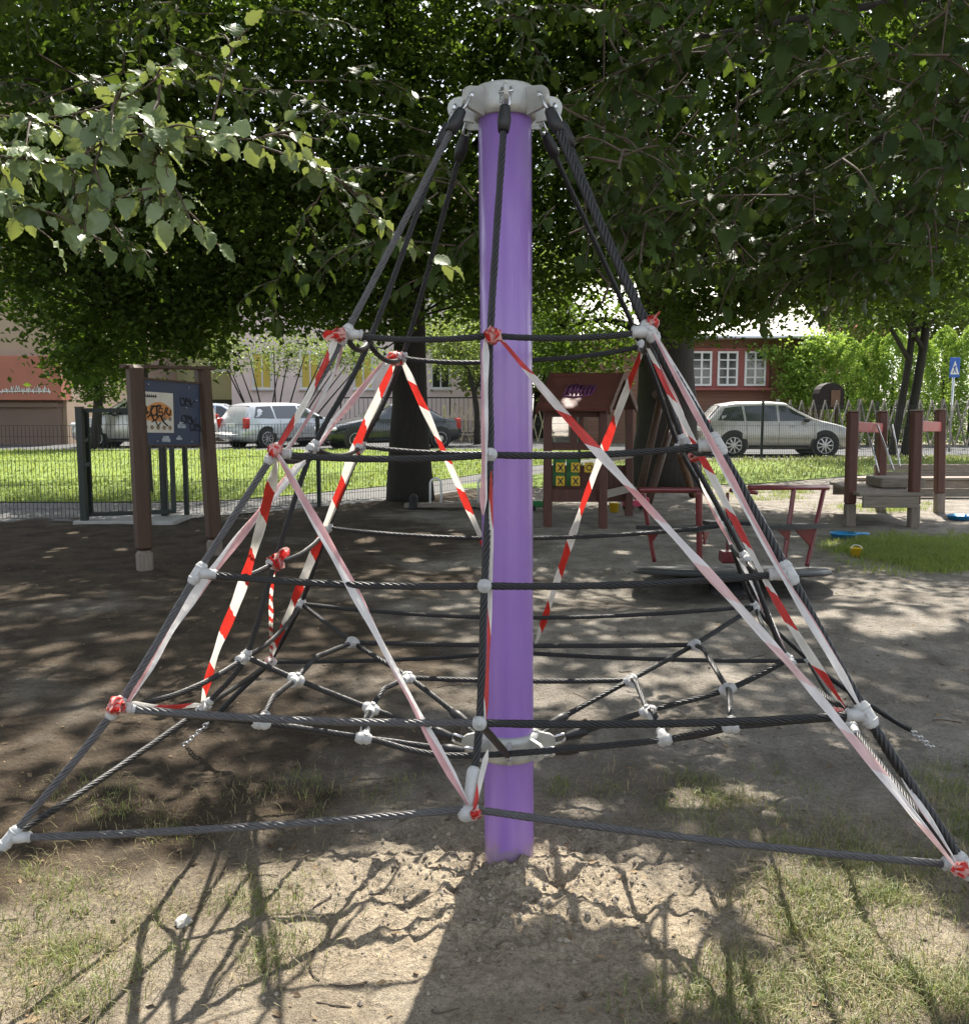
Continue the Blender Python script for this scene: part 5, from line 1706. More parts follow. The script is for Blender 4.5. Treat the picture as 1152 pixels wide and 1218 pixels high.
# blue pedestrian sign
Ysn = 27.5
b0, t0 = W(1128, 541, Ysn), W(1135, 425, Ysn)
r0 = empty('street_sign', (b0.x, Ysn, .15), 'blue square road sign with a white triangle on a thin grey pole', 'road sign')
mb = MB(); mb.tube([(b0.x, Ysn, .1), (t0.x, Ysn, t0.z)], .035, 10); mb.build('pole', M['steel'], r0, True)
c_ = W(1135, 437, Ysn - .06)
mb = MB(); mb.box(c_, (.30, .02, .58), .006); sg_ = mb.build('sign_plate', M['signblue'], r0, True)
f_ = np.array(c_) + (0, -.013, 0)
mb = MB(); mb.add([f_ + (-.13, 0, -.2), f_ + (.13, 0, -.2), f_ + (0, 0, .2)], [(0, 1, 2)]); tri_ = mb.build('white_triangle', M['white'], sg_, True)
mb = MB(); f2 = f_ + (0, -.003, 0)
mb.tube([f2 + (0, 0, .06), f2 + (.0, 0, -.05)], .018, 6); mb.tube([f2 + (0, 0, -.05), f2 + (-.05, 0, -.16)], .012, 5); mb.tube([f2 + (0, 0, -.05), f2 + (.05, 0, -.16)], .012, 5); mb.tube([f2 + (-.05, 0, 0), f2 + (.05, 0, .02)], .01, 5)
mb.build('walking_figure', M['signblue'], tri_, True)
# ------------------------------------------------------------------ foliage
def leaf_quads(C, size, up=.5, aspect=.62, R=None, droop=0.0):
    """one folded kite-shaped leaf at every point of C"""
    R = R or rng
    n = len(C)
    nn = R.normal(size=(n, 3)); nn[:, 2] = np.abs(nn[:, 2]) * (1 - up) + up * 1.6
    nn /= np.linalg.norm(nn, axis=1, keepdims=True)
    t = R.normal(size=(n, 3)); t[:, 2] -= droop
    t -= nn * (t * nn).sum(1, keepdims=True); t /= (np.linalg.norm(t, axis=1, keepdims=True) + 1e-9)
    b = np.cross(nn, t)
    s = size * (.65 + .7 * R.random(n))[:, None]
    w = s * aspect * .5
    A = C - t * s * .5
    tip = C + t * s * .5 - nn * s * .10
    l = C - t * s * .06 + b * w + nn * s * .08
    r = C - t * s * .06 - b * w + nn * s * .08
    V = np.stack([A, r, tip, l], 1).reshape(-1, 3)
    k = np.arange(n)[:, None] * 4
    T = np.stack([k + [[0, 1, 2]], k + [[0, 2, 3]]], 1).reshape(-1, 3)
    return V, T


def leaf_full(C, Tn, Nn, size, R):
    """a modelled leaf: ovate blade, folded along the midrib, wavy edge, thin stalk"""
    n = len(C)
    prof = [(.0, .012), (.07, .13), (.15, .235), (.24, .305), (.33, .345), (.42, .36), (.51, .350), (.60, .318), (.69, .268), (.78, .20), (.87, .118), (.94, .05), (1.0, .0)]
    B = np.cross(Nn, Tn)
    s = size * (.55 + .75 * R.random(n))
    wid = .78 + .34 * R.random(n)
    bend = .05 + .55 * R.random(n); fold = .05 + .38 * R.random(n); side = R.normal(size=n) * .10
    wf = 1.6 + 1.4 * R.random(n); wp = R.random(n) * 6.28; wa = .03 + .05 * R.random(n)
    cols = (-1.0, -.5, 0.0, .5, 1.0)
    V = np.zeros((n, len(prof) * 5, 3))
    for j, (u, w) in enumerate(prof):
        mid = C + Tn * (s * u)[:, None] - Nn * (s * bend * u * u)[:, None] + B * (s * side * u * u)[:, None]
        rid = .012 if j % 2 else -.006      # side veins stand up from the blade
        for q_, cx in enumerate(cols):
            edge = wa * np.sin(j * wf + wp + (2.1 if cx > 0 else 0)) * abs(cx)
            saw = 1 + (.05 if j % 2 else -.03) * (abs(cx) == 1.0)
            V[:, j * 5 + q_] = mid + B * (s * wid * w * cx * saw)[:, None] + Nn * (s * (fold * w * abs(cx) + edge * (w > .02) + rid * (abs(cx) == .5)))[:, None] - Tn * (s * .05 * (1 - abs(cx)) * 0)[:, None]
    k = len(prof) * 5
    q = []
    for j in range(len(prof) - 1):
        for c_ in range(4):
            a = j * 5 + c_
            q.append((a, a + 1, a + 6, a + 5))
    q = np.array(q)
    F = (np.arange(n)[:, None, None] * k + q[None]).reshape(-1, 4)
    return V.reshape(-1, 3), F


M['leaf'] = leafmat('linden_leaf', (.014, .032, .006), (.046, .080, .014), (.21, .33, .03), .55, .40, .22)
M['leaf_sunlit'] = leafmat('sunlit_beech_leaf', (.070, .115, .045), (.17, .225, .105), (.30, .34, .04), .36, .30, .55)  # sunlit brightness is put into this leaf colour
M['leaf_dark'] = leafmat('shaded_beech_leaf', (.012, .026, .006), (.036, .064, .014), (.16, .23, .025), .50, .30, .22)  # the same beech leaf with shade put into its colour
M['leaf_mid'] = leafmat('shrub_leaf', (.06, .10, .03), (.13, .19, .055), (.30, .38, .06), .45, .45)
M['leaf_bright'] = leafmat('thuja_spray', (.11, .20, .03), (.22, .35, .055), (.42, .54, .08), .5, .45)
M['leaf_far'] = leafmat('far_leaf', (.07, .11, .03), (.16, .22, .06), (.35, .42, .08), .5, .45)
M['leaf_red'] = leafmat('red_leaf', (.12, .02, .02), (.25, .05, .04), (.4, .06, .05), .5, .3)

# places the sunlight reaches: (point, radius of the gap in the canopy)
LIT = []
def lit(px, py, rx, ry, n, r, z=0.0, Rn=None):
    R = np.random.default_rng(int(px * 7 + py))
    for _ in range(n):
        a, q = R.random() * 2 * PI, math.sqrt(R.random())
        g_ = G(px + rx * q * math.cos(a), py + ry * q * math.sin(a), z)
        LIT.append((g_.x, g_.y, z, r * (.6 + .8 * R.random())))
lit(240, 1125, 250, 70, 90, .17); lit(420, 1090, 130, 50, 26, .15); lit(120, 1060, 110, 30, 18, .13); lit(480, 1050, 90, 26, 14, .12)
lit(330, 1190, 120, 40, 20, .15); lit(700, 1062, 110, 30, 34, .12); lit(640, 1100, 60, 20, 6, .08); lit(800, 1100, 70, 40, 8, .09)
lit(960, 1080, 80, 34, 22, .11); lit(1080, 1100, 60, 34, 12, .11); lit(1060, 1185, 100, 30, 24, .11); lit(940, 1195, 70, 24, 10, .09); lit(820, 1195, 40, 20, 4, .08)
lit(850, 955, 70, 18, 8, .09); lit(720, 965, 60, 10, 3, .07); lit(110, 785, 60, 8, 4, .09); lit(180, 760, 60, 6, 2, .08); lit(330, 800, 60, 20, 8, .08); lit(60, 655, 50, 3, 2, .14)
lit(560, 640, 160, 8, 8, .12); lit(430, 660, 100, 30, 6, .10); lit(560, 800, 120, 40, 8, .09); lit(800, 640, 60, 6, 4, .12); lit(740, 840, 90, 30, 6, .10)
lit(930, 735, 60, 8, 4, .15); lit(1060, 740, 40, 10, 3, .18); lit(800, 800, 80, 20, 4, .1); lit(130, 850, 90, 30, 4, .08)
Rl = np.random.default_rng(77)
for _ in range(70):     # stray flecks over the shaded soil
    LIT.append((Rl.uniform(-5, 5), Rl.uniform(3.0, 11), 0, .03 + .07 * Rl.random()))
for (px, py, Y_, r_) in ((150, 800, 2.25, .10), (190, 760, 2.28, .08), (235, 682, 2.3, .06), (400, 690, 2.3, .09), (450, 780, 2.25, .09), (510, 890, 2.2, .09), (556, 960, 2.15, .08),
                         (590, 950, 2.74, .10), (615, 990, 2.74, .08), (605, 800, 2.73, .07), (600, 760, 2.73, .05), (575, 260, 2.72, .04), (12, 997, 2.1, .08), (90, 900, 2.15, .06), (300, 985, 2.1, .08), (1000, 870, 2.15, .08),
                         (1100, 1000, 2.05, .1), (1060, 940, 2.1, .08), (320, 560, 2.4, .06), (403, 400, 2.5, .05), (300, 690, 2.6, .08), (270, 755, 2.7, .08), (850, 540, 2.42, .05), (930, 690, 2.3, .05),
                         (590, 540, 2.35, .05), (578, 600, 2.35, .05)):
    q_ = W(px, py, Y_); LIT.append((q_.x, q_.y, q_.z, r_))
for _ in range(110):     # the lit beech spray
    q_ = W(-10 + 350 * Rl.random(), 80 + 230 * Rl.random(), 2.6 + .4 * Rl.random()); LIT.append((q_.x, q_.y, q_.z, .16))
for _ in range(12):
    q_ = W(330 + 60 * Rl.random(), 130 + 120 * Rl.random(), 2.9); LIT.append((q_.x, q_.y, q_.z, .04))
for _ in range(45):     # right side flecks on near leaves
    q_ = W(700 + 450 * Rl.random(), 100 + 240 * Rl.random(), 3.6 + 1.5 * Rl.random()); LIT.append((q_.x, q_.y, q_.z, .05))
LITA = np.array(LIT)
Ux = nrm(np.cross(S, (0, 0, 1.))); Uy = np.cross(S, Ux)


def sun_gaps(C, pad=0.0):
    """keep the points that do not stand in a sunbeam"""
    keep = np.ones(len(C), bool)
    a, b, h = C @ Ux, C @ Uy, C @ S
    la, lb, lh = LITA[:, :3] @ Ux, LITA[:, :3] @ Uy, LITA[:, :3] @ S
    # only test against leaves well above the spot
    for i_ in range(len(LITA)):
        keep &= ~(((a - la[i_]) ** 2 + (b - lb[i_]) ** 2 < (LITA[i_, 3] + pad) ** 2) & (h > lh[i_] + .45))
    # the open sunlit lawn, street and houses
    t = C[:, 2] / S[2]
    gx_, gy_ = C[:, 0] - S[0] * t, C[:, 1] - S[1] * t
    keep &= ~((gy_ > fence_y(gx_) + 6.0) & (gx_ < 1.5) & (gy_ < 60))
    keep &= ~((gy_ > 25.5) & (gx_ >= 1.5) & (gy_ < 70))
    return keep


def in_view(C, margin=0.0):
    y = C[:, 1]; z = C[:, 2] - H
    d = y * cp - z * sp
    u = C[:, 0] / np.maximum(d, .01) * FPX + 576; v = 609 - (y * sp + z * cp) / np.maximum(d, .01) * FPX
    return (d > .1) & (u > -40 - margin) & (u < 1192 + margin) & (v > -40 - margin) & (v < 1258 + margin), u, v


def blob_pts(blobs, per=26, sig=.20, R=None):
    """clumps of points spread through ellipsoids (centre, radii, count)"""
    R = R or rng
    out = []
    for (c, r, n) in blobs:
        k = max(1, n // per)
        d = R.normal(size=(k, 3)); d /= np.linalg.norm(d, axis=1, keepdims=True)
        q = np.array(c) + d * (R.random(k) ** (1 / 2.4))[:, None] * np.array(r)
        s_ = sig * (.6 + .8 * R.random(k))
        P_ = q[:, None, :] + R.normal(size=(k, per, 3)) * s_[:, None, None] * np.array((1, 1, .55))
        out.append(P_.reshape(-1, 3))
    return np.concatenate(out)


def pxblob(px, py, Y_, rx, ry, depth, n):
    c = W(px, py, Y_); k = Y_ / FPX
    return ((c.x, c.y, c.z), (rx * k, depth, ry * k), n)


def tree(name, label, base, trunk, rad, limbs, blobs, leaf, mat='leaf', per=26, sig=.2, gaps=True, cat='tree', up=.45, group=None, twigs=0, aspect=.62, bark='bark', extra=None, seg=20, keepfn=None):
    r0 = empty(name, base, label, cat, group)
    mb = MB()
    p_ = bez(trunk, .25)
    rr = np.interp(np.linspace(0, 1, len(p_)), np.linspace(0, 1, len(rad)), rad)
    ang = np.arange(seg) / seg * 2 * PI
    # the trunk is fluted and uneven
    mb.tube(p_, rr, seg)
    Vt = mb.v[-1]
    Vt += (fbm(Vt[:, 0] * 5 + Vt[:, 1] * 5, Vt[:, 2] * 2, 3, 4)[:, None] - .5) * .16 * rr.max() * nrm((1, 1, 0))
    for (pts, ra, rb) in limbs:
        q = bez(pts, .3); mb.tube(q, np.linspace(ra, rb, len(q)), 9)
    C = blob_pts(blobs, per, sig)
    if keepfn is not None: C = C[keepfn(C)]
    if twigs:
        ends = C[rng.integers(0, len(C), twigs)]
        allp = np.concatenate([bez(l[0], .3) for l in limbs] + [p_[len(p_) // 2:]])
        for e in ends:
            a = allp[np.argmin(np.linalg.norm(allp - e, axis=1) + 2.0 * np.maximum(0, allp[:, 2] - e[2] - .5))]
            L_ = np.linalg.norm(e - a)
            if L_ < .15 or L_ > 3.2: continue
            mid = (a + e) / 2 + rng.normal(size=3) * .12 * L_ + np.array((0, 0, .1 * L_))
            q = bez([a, mid, e], .25); mb.tube(q, np.linspace(.010 + .006 * L_, .004, len(q)), 5, False)
    mb.build('trunk', M[bark], r0, True)
    if gaps: C = C[sun_gaps(C)]
    V, T = leaf_quads(C, leaf, up, aspect)
    o = raw_mesh('crown', V, T, M[mat], r0, world=True)
    if extra is not None:
        pass
    return r0, len(C)


def view_roof(lo=0.0):
    """test: only above what the camera sees"""
    def fn(C):
        iv, u, v = in_view(C)
        return ~iv
    return fn


tot = 0
# big dark lime, trunk left of the purple pole
tb = np.array(G(487, 597, .0)); Yt = 14.6
tx = W(487, 500, Yt).x
def pt(px, py, Y_): return np.array(W(px, py, Y_))
blA = [pxblob(90, 120, 12, 200, 150, 1.6, 10000), pxblob(300, 170, 12.5, 190, 170, 1.8, 13000), pxblob(480, 120, 13, 170, 190, 2.0, 12000), pxblob(560, 280, 14, 120, 110, 1.5, 5200),
       pxblob(100, 330, 12.5, 120, 80, 1.1, 4200), pxblob(120, 420, 13, 42, 46, .7, 1300), pxblob(240, 350, 13, 110, 62, 1.2, 4800), pxblob(370, 345, 13.5, 90, 52, 1.2, 3600), pxblob(440, 375, 14, 50, 30, .9, 1000),
       pxblob(20, 250, 12, 80, 90, 1.0, 2600), pxblob(215, 400, 13, 50, 34, .8, 1000), pxblob(300, 250, 13.5, 230, 90, 1.6, 9000), pxblob(470, 330, 15.5, 120, 60, 1.2, 4000), pxblob(100, 10, 13, 180, 90, 1.4, 9000), pxblob(330, 20, 13.5, 180, 90, 1.4, 9000), pxblob(530, 40, 14, 120, 110, 1.4, 6000), pxblob(60, 150, 14, 150, 120, 1.2, 5000)]
limA = [([pt(487, 300, Yt), pt(440, 230, 14), pt(330, 200, 13), pt(220, 190, 12.3)], .13, .03), ([pt(488, 260, Yt), pt(560, 180, 14.4), pt(650, 90, 14)], .13, .04),
        ([pt(487, 380, Yt), pt(420, 340, 13.8), pt(300, 350, 13), pt(150, 370, 12.6)], .10, .02), ([pt(486, 180, Yt), pt(470, 60, 13.6), pt(440, -80, 12.5)], .12, .05),
        ([pt(486, 120, Yt), pt(520, 20, 15), pt(540, -120, 15)], .12, .05)]
r_, n_ = tree('linden_tree', 'large dark linden with straight black trunk just left of the purple pole', (tx, Yt, 0),
     [(tx - .0, Yt, -.1), (tx, Yt, .5), (tx + .01, Yt, 1.5), pt(487, 300, Yt), pt(486, 150, Yt), pt(484, 0, Yt), pt(480, -200, Yt)], [.40, .27, .225, .215, .20, .18, .13],
     limA, blA, .104, twigs=260, sig=.24); tot += n_
# the second old tree, right, with a heavy trunk
Yt2 = 17.0; tx2 = W(792, 500, Yt2).x
blB = [pxblob(700, 60, 14, 160, 130, 2.0, 11000), pxblob(860, 130, 14, 190, 160, 2.0, 14000), pxblob(1040, 110, 13, 180, 170, 2.0, 12000), pxblob(700, 250, 15, 110, 110, 1.6, 7500), pxblob(600, 290, 16, 90, 110, 1.6, 5500), pxblob(650, 20, 14, 130, 90, 1.4, 6000), pxblob(860, 0, 14.5, 180, 90, 1.4, 8000), pxblob(1060, 10, 14, 180, 100, 1.4, 8000), pxblob(620, 180, 16.5, 110, 90, 1.3, 5000), pxblob(760, 220, 22, 140, 70, 2.2, 3600), pxblob(930, 220, 22, 140, 70, 2.2, 3600), pxblob(1080, 210, 22, 120, 70, 2.2, 3000), pxblob(830, 300, 14.5, 120, 80, 1.5, 6000),  # the three rearmost clumps are added, hidden, to shade the verge
       pxblob(690, 400, 17.5, 75, 55, 1.2, 3600), pxblob(960, 300, 13.5, 130, 70, 1.5, 5600), pxblob(1090, 310, 13, 110, 66, 1.3, 4600), pxblob(880, 362, 14, 70, 20, .9, 1300), pxblob(1000, 340, 13.5, 60, 26, .9, 1200), pxblob(830, 380, 14.2, 36, 26, .7, 900)]
limB = [([pt(785, 380, Yt2), pt(740, 260, 16), pt(690, 150, 15), pt(640, 60, 14.5)], .22, .06), ([pt(795, 360, Yt2), pt(860, 250, 16), pt(960, 200, 14.6), pt(1080, 180, 13.5)], .20, .04), ([pt(790, 330, Yt2), pt(800, 150, 16.5), pt(820, -60, 15.5)], .24, .1),
        ([pt(780, 400, Yt2), pt(720, 380, 17), pt(670, 390, 17.3)], .10, .02)]
r_, n_ = tree('linden_tree', 'old linden with a broad furrowed trunk behind the red playhouse', (tx2, Yt2, .0),
     [(tx2, Yt2, -.1), (tx2, Yt2, .6), (tx2, Yt2, 1.6), pt(792, 380, Yt2), pt(788, 300, Yt2), pt(786, 200, Yt2)], [.72, .56, .50, .47, .38, .28],
     limB, blB, .104, twigs=260, sig=.24, seg=26); tot += n_
# tree at the far left edge of the playground behind the notice board
Yt3 = 15.5; tx3 = W(165, 420, Yt3).x
r_, n_ = tree('young_tree', 'slim dark tree standing behind the left notice board post', (tx3, Yt3, .05),
     [(tx3, Yt3, -.1), (tx3, Yt3, 1.2), pt(166, 400, Yt3), pt(170, 300, Yt3)], [.15, .13, .12, .08],
     [([pt(166, 390, Yt3), pt(130, 350, 15.2), pt(100, 320, 15)], .06, .02), ([pt(168, 350, Yt3), pt(210, 310, 15.2), pt(250, 290, 15)], .06, .02)],
     [pxblob(120, 380, 15.3, 66, 60, .9, 2600), pxblob(115, 435, 15.3, 30, 28, .6, 800), pxblob(220, 330, 15.3, 90, 70, 1.0, 3000), pxblob(40, 330, 15.3, 60, 50, 1.0, 1800), pxblob(90, 240, 19.5, 130, 60, 2.2, 3600), pxblob(280, 240, 20.5, 130, 60, 2.2, 3600), pxblob(420, 240, 21, 90, 60, 2, 2400), pxblob(0, 215, 17.3, 160, 60, 1.8, 5200), pxblob(210, 215, 17.6, 140, 60, 1.8, 5200), pxblob(350, 215, 18.6, 100, 60, 1.8, 3600)], .09, twigs=50, sig=.2); tot += n_  # clumps behind the slim crown are added, hidden, to shade path and lawn

# the canopy overhead: two trees whose trunks stand outside the photograph
def roof_blobs(x0, x1, y0, y1, n, R):
    out = []
    for _ in range(n):
        x, y = R.uniform(x0, x1), R.uniform(y0, y1)
        z = max(4.2, 1.45 + .45 * y + 1.4) + 4.5 * R.random()
        out.append(((x, y, z), (1.3, 1.3, .6), 480))
    return out
Rr = np.random.default_rng(21)
def roofkeep(C):
    iv, u, v = in_view(C, 60)
    return ~iv
rbC = roof_blobs(-11, .6, 1.5, 15, 78, Rr); rbD = roof_blobs(.2, 11, 1.5, 15, 74, Rr)
rbD += [((1.05, 5.75, 6.1), (.55, .36, .35), 620), ((1.75, 5.9, 6.3), (.6, .42, .35), 620), ((2.5, 5.7, 6.2), (.5, .35, .35), 380)]  # unseen leaf clumps added to shade the ground in front of the pole
for nm_, lab, bx0, by0, rb in (('beech_tree', 'beech standing left of the picture whose lit spray hangs in at the upper left', -5.6, 1.2, rbC), ('beech_tree', 'beech standing right of the picture whose dark boughs fill the upper right', 6.4, 4.2, rbD)):
    lims = []
    for b_ in rb[::4]:
        c = np.array(b_[0]); a = np.array((bx0, by0, 3.2 + 2.2 * Rr.random()))
        lims.append(([a, (a + c) / 2 + np.array((0, 0, .5)), c], .10, .025))
    if bx0 > 0: lims.append(([(6.4, 4.2, 2.6), (4.8, 4.7, 3.2), (3.2, 4.9, 3.1), (1.9, 4.7, 2.75)], .07, .012)); lims.append(([(6.4, 4.2, 3.2), (4.6, 5.3, 3.9), (2.6, 5.6, 3.8), (1.2, 5.4, 3.5)], .07, .012))
    r_, n_ = tree(nm_, lab, (bx0, by0, 0), [(bx0, by0, -.1), (bx0, by0, 1.5), (bx0 + .1, by0, 4), (bx0 + .2, by0, 8), (bx0 + .2, by0, 11)], [.5, .38, .34, .2, .08], lims, rb, .17, per=24, sig=.32, keepfn=roofkeep, aspect=.7)
    tot += n_
    if bx0 < 0: BEECH_L = r_
    else: BEECH_R = r_

# ------------------------------------------------------------------ near sprays with modelled leaves
def spray(parent, twiglist, size, mat, seed, density=20.0, name='spray', rad=.004, upv=(0, -.25, 1.0), wild=.38):
    """twigs set with alternate leaves, all one bough of the tree"""
    R = np.random.default_rng(seed)
    mb = MB(); C, T, Nn = [], [], []
    for tw_ in twiglist:
        q = bez(tw_, .02)
        C0 = len(C); pet = []
        D = np.gradient(q, axis=0); D /= np.linalg.norm(D, axis=1, keepdims=True)
        L_ = len(q) * .02
        k = max(3, int(L_ * density))
        for j in range(k):
            i_ = min(len(q) - 1, int((.12 + .88 * (j + R.random() * .6) / k) * (len(q) - 1)))
            d = D[i_]; up = nrm(np.array(upv) + R.normal(size=3) * wild)
            sd = nrm(np.cross(up, d)) * (1 if j % 2 else -1)
            t_ = nrm(sd * .9 + d * (.55 + .3 * R.random()) + R.normal(size=3) * .28 + np.array((0, 0, -.25)))
            if j == k - 1: t_ = nrm(d + R.normal(size=3) * .2)
            n2 = nrm(up - t_ * (up @ t_))
            st = q[i_] + t_ * .012
            C.append(st + R.normal(size=3) * .004); T.append(t_); Nn.append(n2)
            pet.append((q[i_], st + t_ * .004))
        if name == 'bough':     # a twig keeps its place only where most of its leaves do
            kk = sun_gaps(np.array(C[C0:]), -.02)
            if kk.mean() < .5:
                del C[C0:], T[C0:], Nn[C0:]; continue
        mb.tube(q, np.linspace(rad, rad * .35, len(q)), 6, False)
        for a_, b_ in pet: mb.tube([a_, b_], .0011, 4, False)
    C, T, Nn = np.array(C), np.array(T), np.array(Nn)
    if name == 'bough':
        k_ = sun_gaps(C, -.02); C, T, Nn = C[k_], T[k_], Nn[k_]
    V, F = leaf_full(C, T, Nn, size, R)
    mb.build(name + '_twig', M['twig'], parent, True)
    raw_mesh(name + '_leaves', V, F, M[mat], parent, smooth=True, world=True)
    return len(C)


def side_twigs(main, R, n, L, droop=.3):
    q = bez(main, .02); D = np.gradient(q, axis=0); D /= np.linalg.norm(D, axis=1, keepdims=True)
    out = []
    for j in range(n):
        i_ = int((.1 + .85 * (j + R.random()) / n) * (len(q) - 1))
        d = nrm(D[i_] * .6 + nrm(np.cross(D[i_], (0, 0, 1))) * (1 if j % 2 else -1) * .9 + R.normal(size=3) * .3 + np.array((0, 0, -droop)))
        l = L * (.5 + .8 * R.random())
        out.append([q[i_], q[i_] + d * l * .5 + np.array((0, 0, .01)), q[i_] + d * l + np.array((0, 0, -.12 * l))])
    return out


R1 = np.random.default_rng(4)
m1 = [pt(-160, 110, 2.7), pt(40, 140, 2.75), pt(160, 110, 2.8), pt(210, 68, 2.85)]
m2 = [pt(-120, 170, 2.65), pt(70, 190, 2.65), pt(150, 160, 2.7), pt(300, 165, 2.75), pt(345, 140, 2.8)]
m3 = [pt(140, 110, 2.75), pt(125, 160, 2.7), pt(108, 215, 2.65), pt(100, 280, 2.6), pt(92, 300, 2.6)]
m4 = [pt(190, 100, 2.75), pt(185, 170, 2.75), pt(190, 230, 2.7), pt(195, 265, 2.7)]
m5 = [pt(248, 165, 2.9), pt(262, 105, 2.95), pt(280, 42, 3.0)]
m6 = [pt(300, 170, 2.9), pt(390, 205, 3.0), pt(460, 270, 3.05), pt(545, 325, 3.1)]
m7 = [pt(-90, 230, 2.65), pt(-20, 235, 2.6), pt(20, 250, 2.55)]
tl_ = []
for m_ in (m1, m2, m4, m7): tl_ += [m_] + side_twigs(m_, R1, 7, .19, .25)
tl_ += [m3] + side_twigs(m3, R1, 5, .13, .3)
tl_ += side_twigs(m2, R1, 6, .15, .2)
nl = spray(BEECH_L, tl_, .070, 'leaf_sunlit', 3, 30, 'lit_spray', .0045, (0, -.55, .85), .42)
nl += spray(BEECH_L, [m5] + side_twigs(m5[1:], R1, 3, .10, .0), .058, 'leaf_sunlit', 6, 20, 'upright_twig', .004)
nl += spray(BEECH_L, [m6] + side_twigs(m6[:3], R1, 5, .12, .3), .064, 'leaf_sunlit', 8, 26, 'drooping_twig', .004)
# dark boughs at the upper right, four to six metres off
tl_ = []
R2 = np.random.default_rng(9)
for k_ in range(100):
    px, py = R2.uniform(640, 1180), R2.uniform(-40, 340)
    if px < 690 and py > 60: px += 90
    if py > 290 and px < 780: py -= 120
    Yk = R2.uniform(3.4, 6.0)
    a = pt(px, py, Yk); d = nrm(np.array((R2.normal() * .8 - .4, R2.normal() * .5, -.15 + .35 * R2.normal())))
    L_ = .5 + .5 * R2.random()
    mtw = [a - d * L_ * .5, a + np.array((0, 0, .03)), a + d * L_ * .5 - np.array((0, 0, .10 * L_))]
    tl_ += [mtw] + side_twigs(mtw, R2, 7, .24, .3)
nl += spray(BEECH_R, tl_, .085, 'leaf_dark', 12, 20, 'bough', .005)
# sparser boughs at top left and centre, further back
tl_ = []
for k_ in range(26):
    px, py = R2.uniform(-30, 620), R2.uniform(-40, 300)
    Yk = R2.uniform(5.0, 7.5)
    a = pt(px, py, Yk); d = nrm(np.array((R2.normal(), R2.normal() * .5, -.1 + .3 * R2.normal())))
    L_ = .6 + .5 * R2.random()
    mtw = [a - d * L_ * .5, a, a + d * L_ * .5 - np.array((0, 0, .12 * L_))]
    tl_ += [mtw] + side_twigs(mtw, R2, 6, .26, .3)
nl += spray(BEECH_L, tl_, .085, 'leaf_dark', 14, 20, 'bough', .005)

# ------------------------------------------------------------------ trees, shrubs and hedge beyond the fence
Yv = 24.5
for k_, (p0, p1, p2, r0_, lab) in enumerate((((1059, 540), (1072, 478), (1084, 400), .11, 'left of the two slim leaning trunks by the sand table'), ((1075, 545), (1085, 487), (1101, 388), .135, 'right of the two slim leaning trunks by the sand table'))):
    b0 = W(*p0, Yv); 
    top = W(p2[0] + 12, 250, Yv)
    lims = [([W(p2[0] - 2, p2[1] + 30, Yv), W(p2[0] - 40, p2[1] - 30, Yv - .5), W(p2[0] - 80, p2[1] - 50, Yv - .8)], .07, .02), ([W(p2[0], p2[1], Yv), W(p2[0] + 50, p2[1] - 60, Yv), W(p2[0] + 90, p2[1] - 80, Yv)], .07, .02)]
    r_, n_ = tree('leaning_tree', lab, (b0.x, Yv, .15), [(b0.x, Yv, .05), W(*p1, Yv), W(*p2, Yv), top], [r0_, r0_ * .85, r0_ * .75, r0_ * .5], lims,
         [pxblob(1030 + 70 * k_, 350, 24, 90, 40, 1.6, 2600), pxblob(1060 + 60 * k_, 300, 24.5, 100, 50, 1.8, 2600)], .13, twigs=30, sig=.35, gaps=False, seg=14); tot += n_
def cone_hedge(px, top, w, Y_, seed, lab):
    R = np.random.default_rng(seed)
    z1 = W(px, top, Y_).z; x = W(px, 450, Y_).x; k = Y_ / FPX
    r0 = empty('thuja', (x, Y_, .15), lab, 'thuja', 'thujas in a row behind the lattice fence')
    mb = MB(); mb.tube([(x, Y_, .1), (x, Y_, z1 * .6)], [.09, .04], 8); mb.build('trunk', M['bark'], r0, True)
    n = 7000
    t = R.random(n) ** .8; a = R.random(n) * 2 * PI
    prof = np.interp(t, [0, .15, .5, .8, .93, 1], [.88, 1, .94, .70, .40, .06]) * (w * k / 2)
    lump = 1 + .22 * np.sin(a * 3 + t * 14 + seed) + .15 * np.sin(a * 5 - t * 23)
    rr = prof * lump * (1 - .35 * R.random(n) ** 2)
    C = np.stack([x + rr * np.cos(a), Y_ + rr * np.sin(a), .2 + t * (z1 - .2)], 1)
    V, T = leaf_quads(C, .11, .1, .45, R)
    raw_mesh('crown', V, T, M['leaf_bright'], r0, world=True)
th = [(1008, 402, 52, 'first thuja from the left, next to the vine covered house corner'), (1036, 396, 50, 'second thuja from the left in the bright hedge'), (1062, 392, 52, 'third thuja from the left, behind the slim leaning trunks'), (1092, 396, 52, 'fourth thuja, just right of the slim leaning trunks'), (1122, 388, 54, 'thuja directly behind the blue road sign'), (1156, 380, 46, 'thuja at the right edge of the picture')]
for k_, (px, tp_, w_, lab) in enumerate(th): cone_hedge(px, tp_, w_, 32.5 + .4 * math.sin(k_ * 2), 40 + k_, lab)
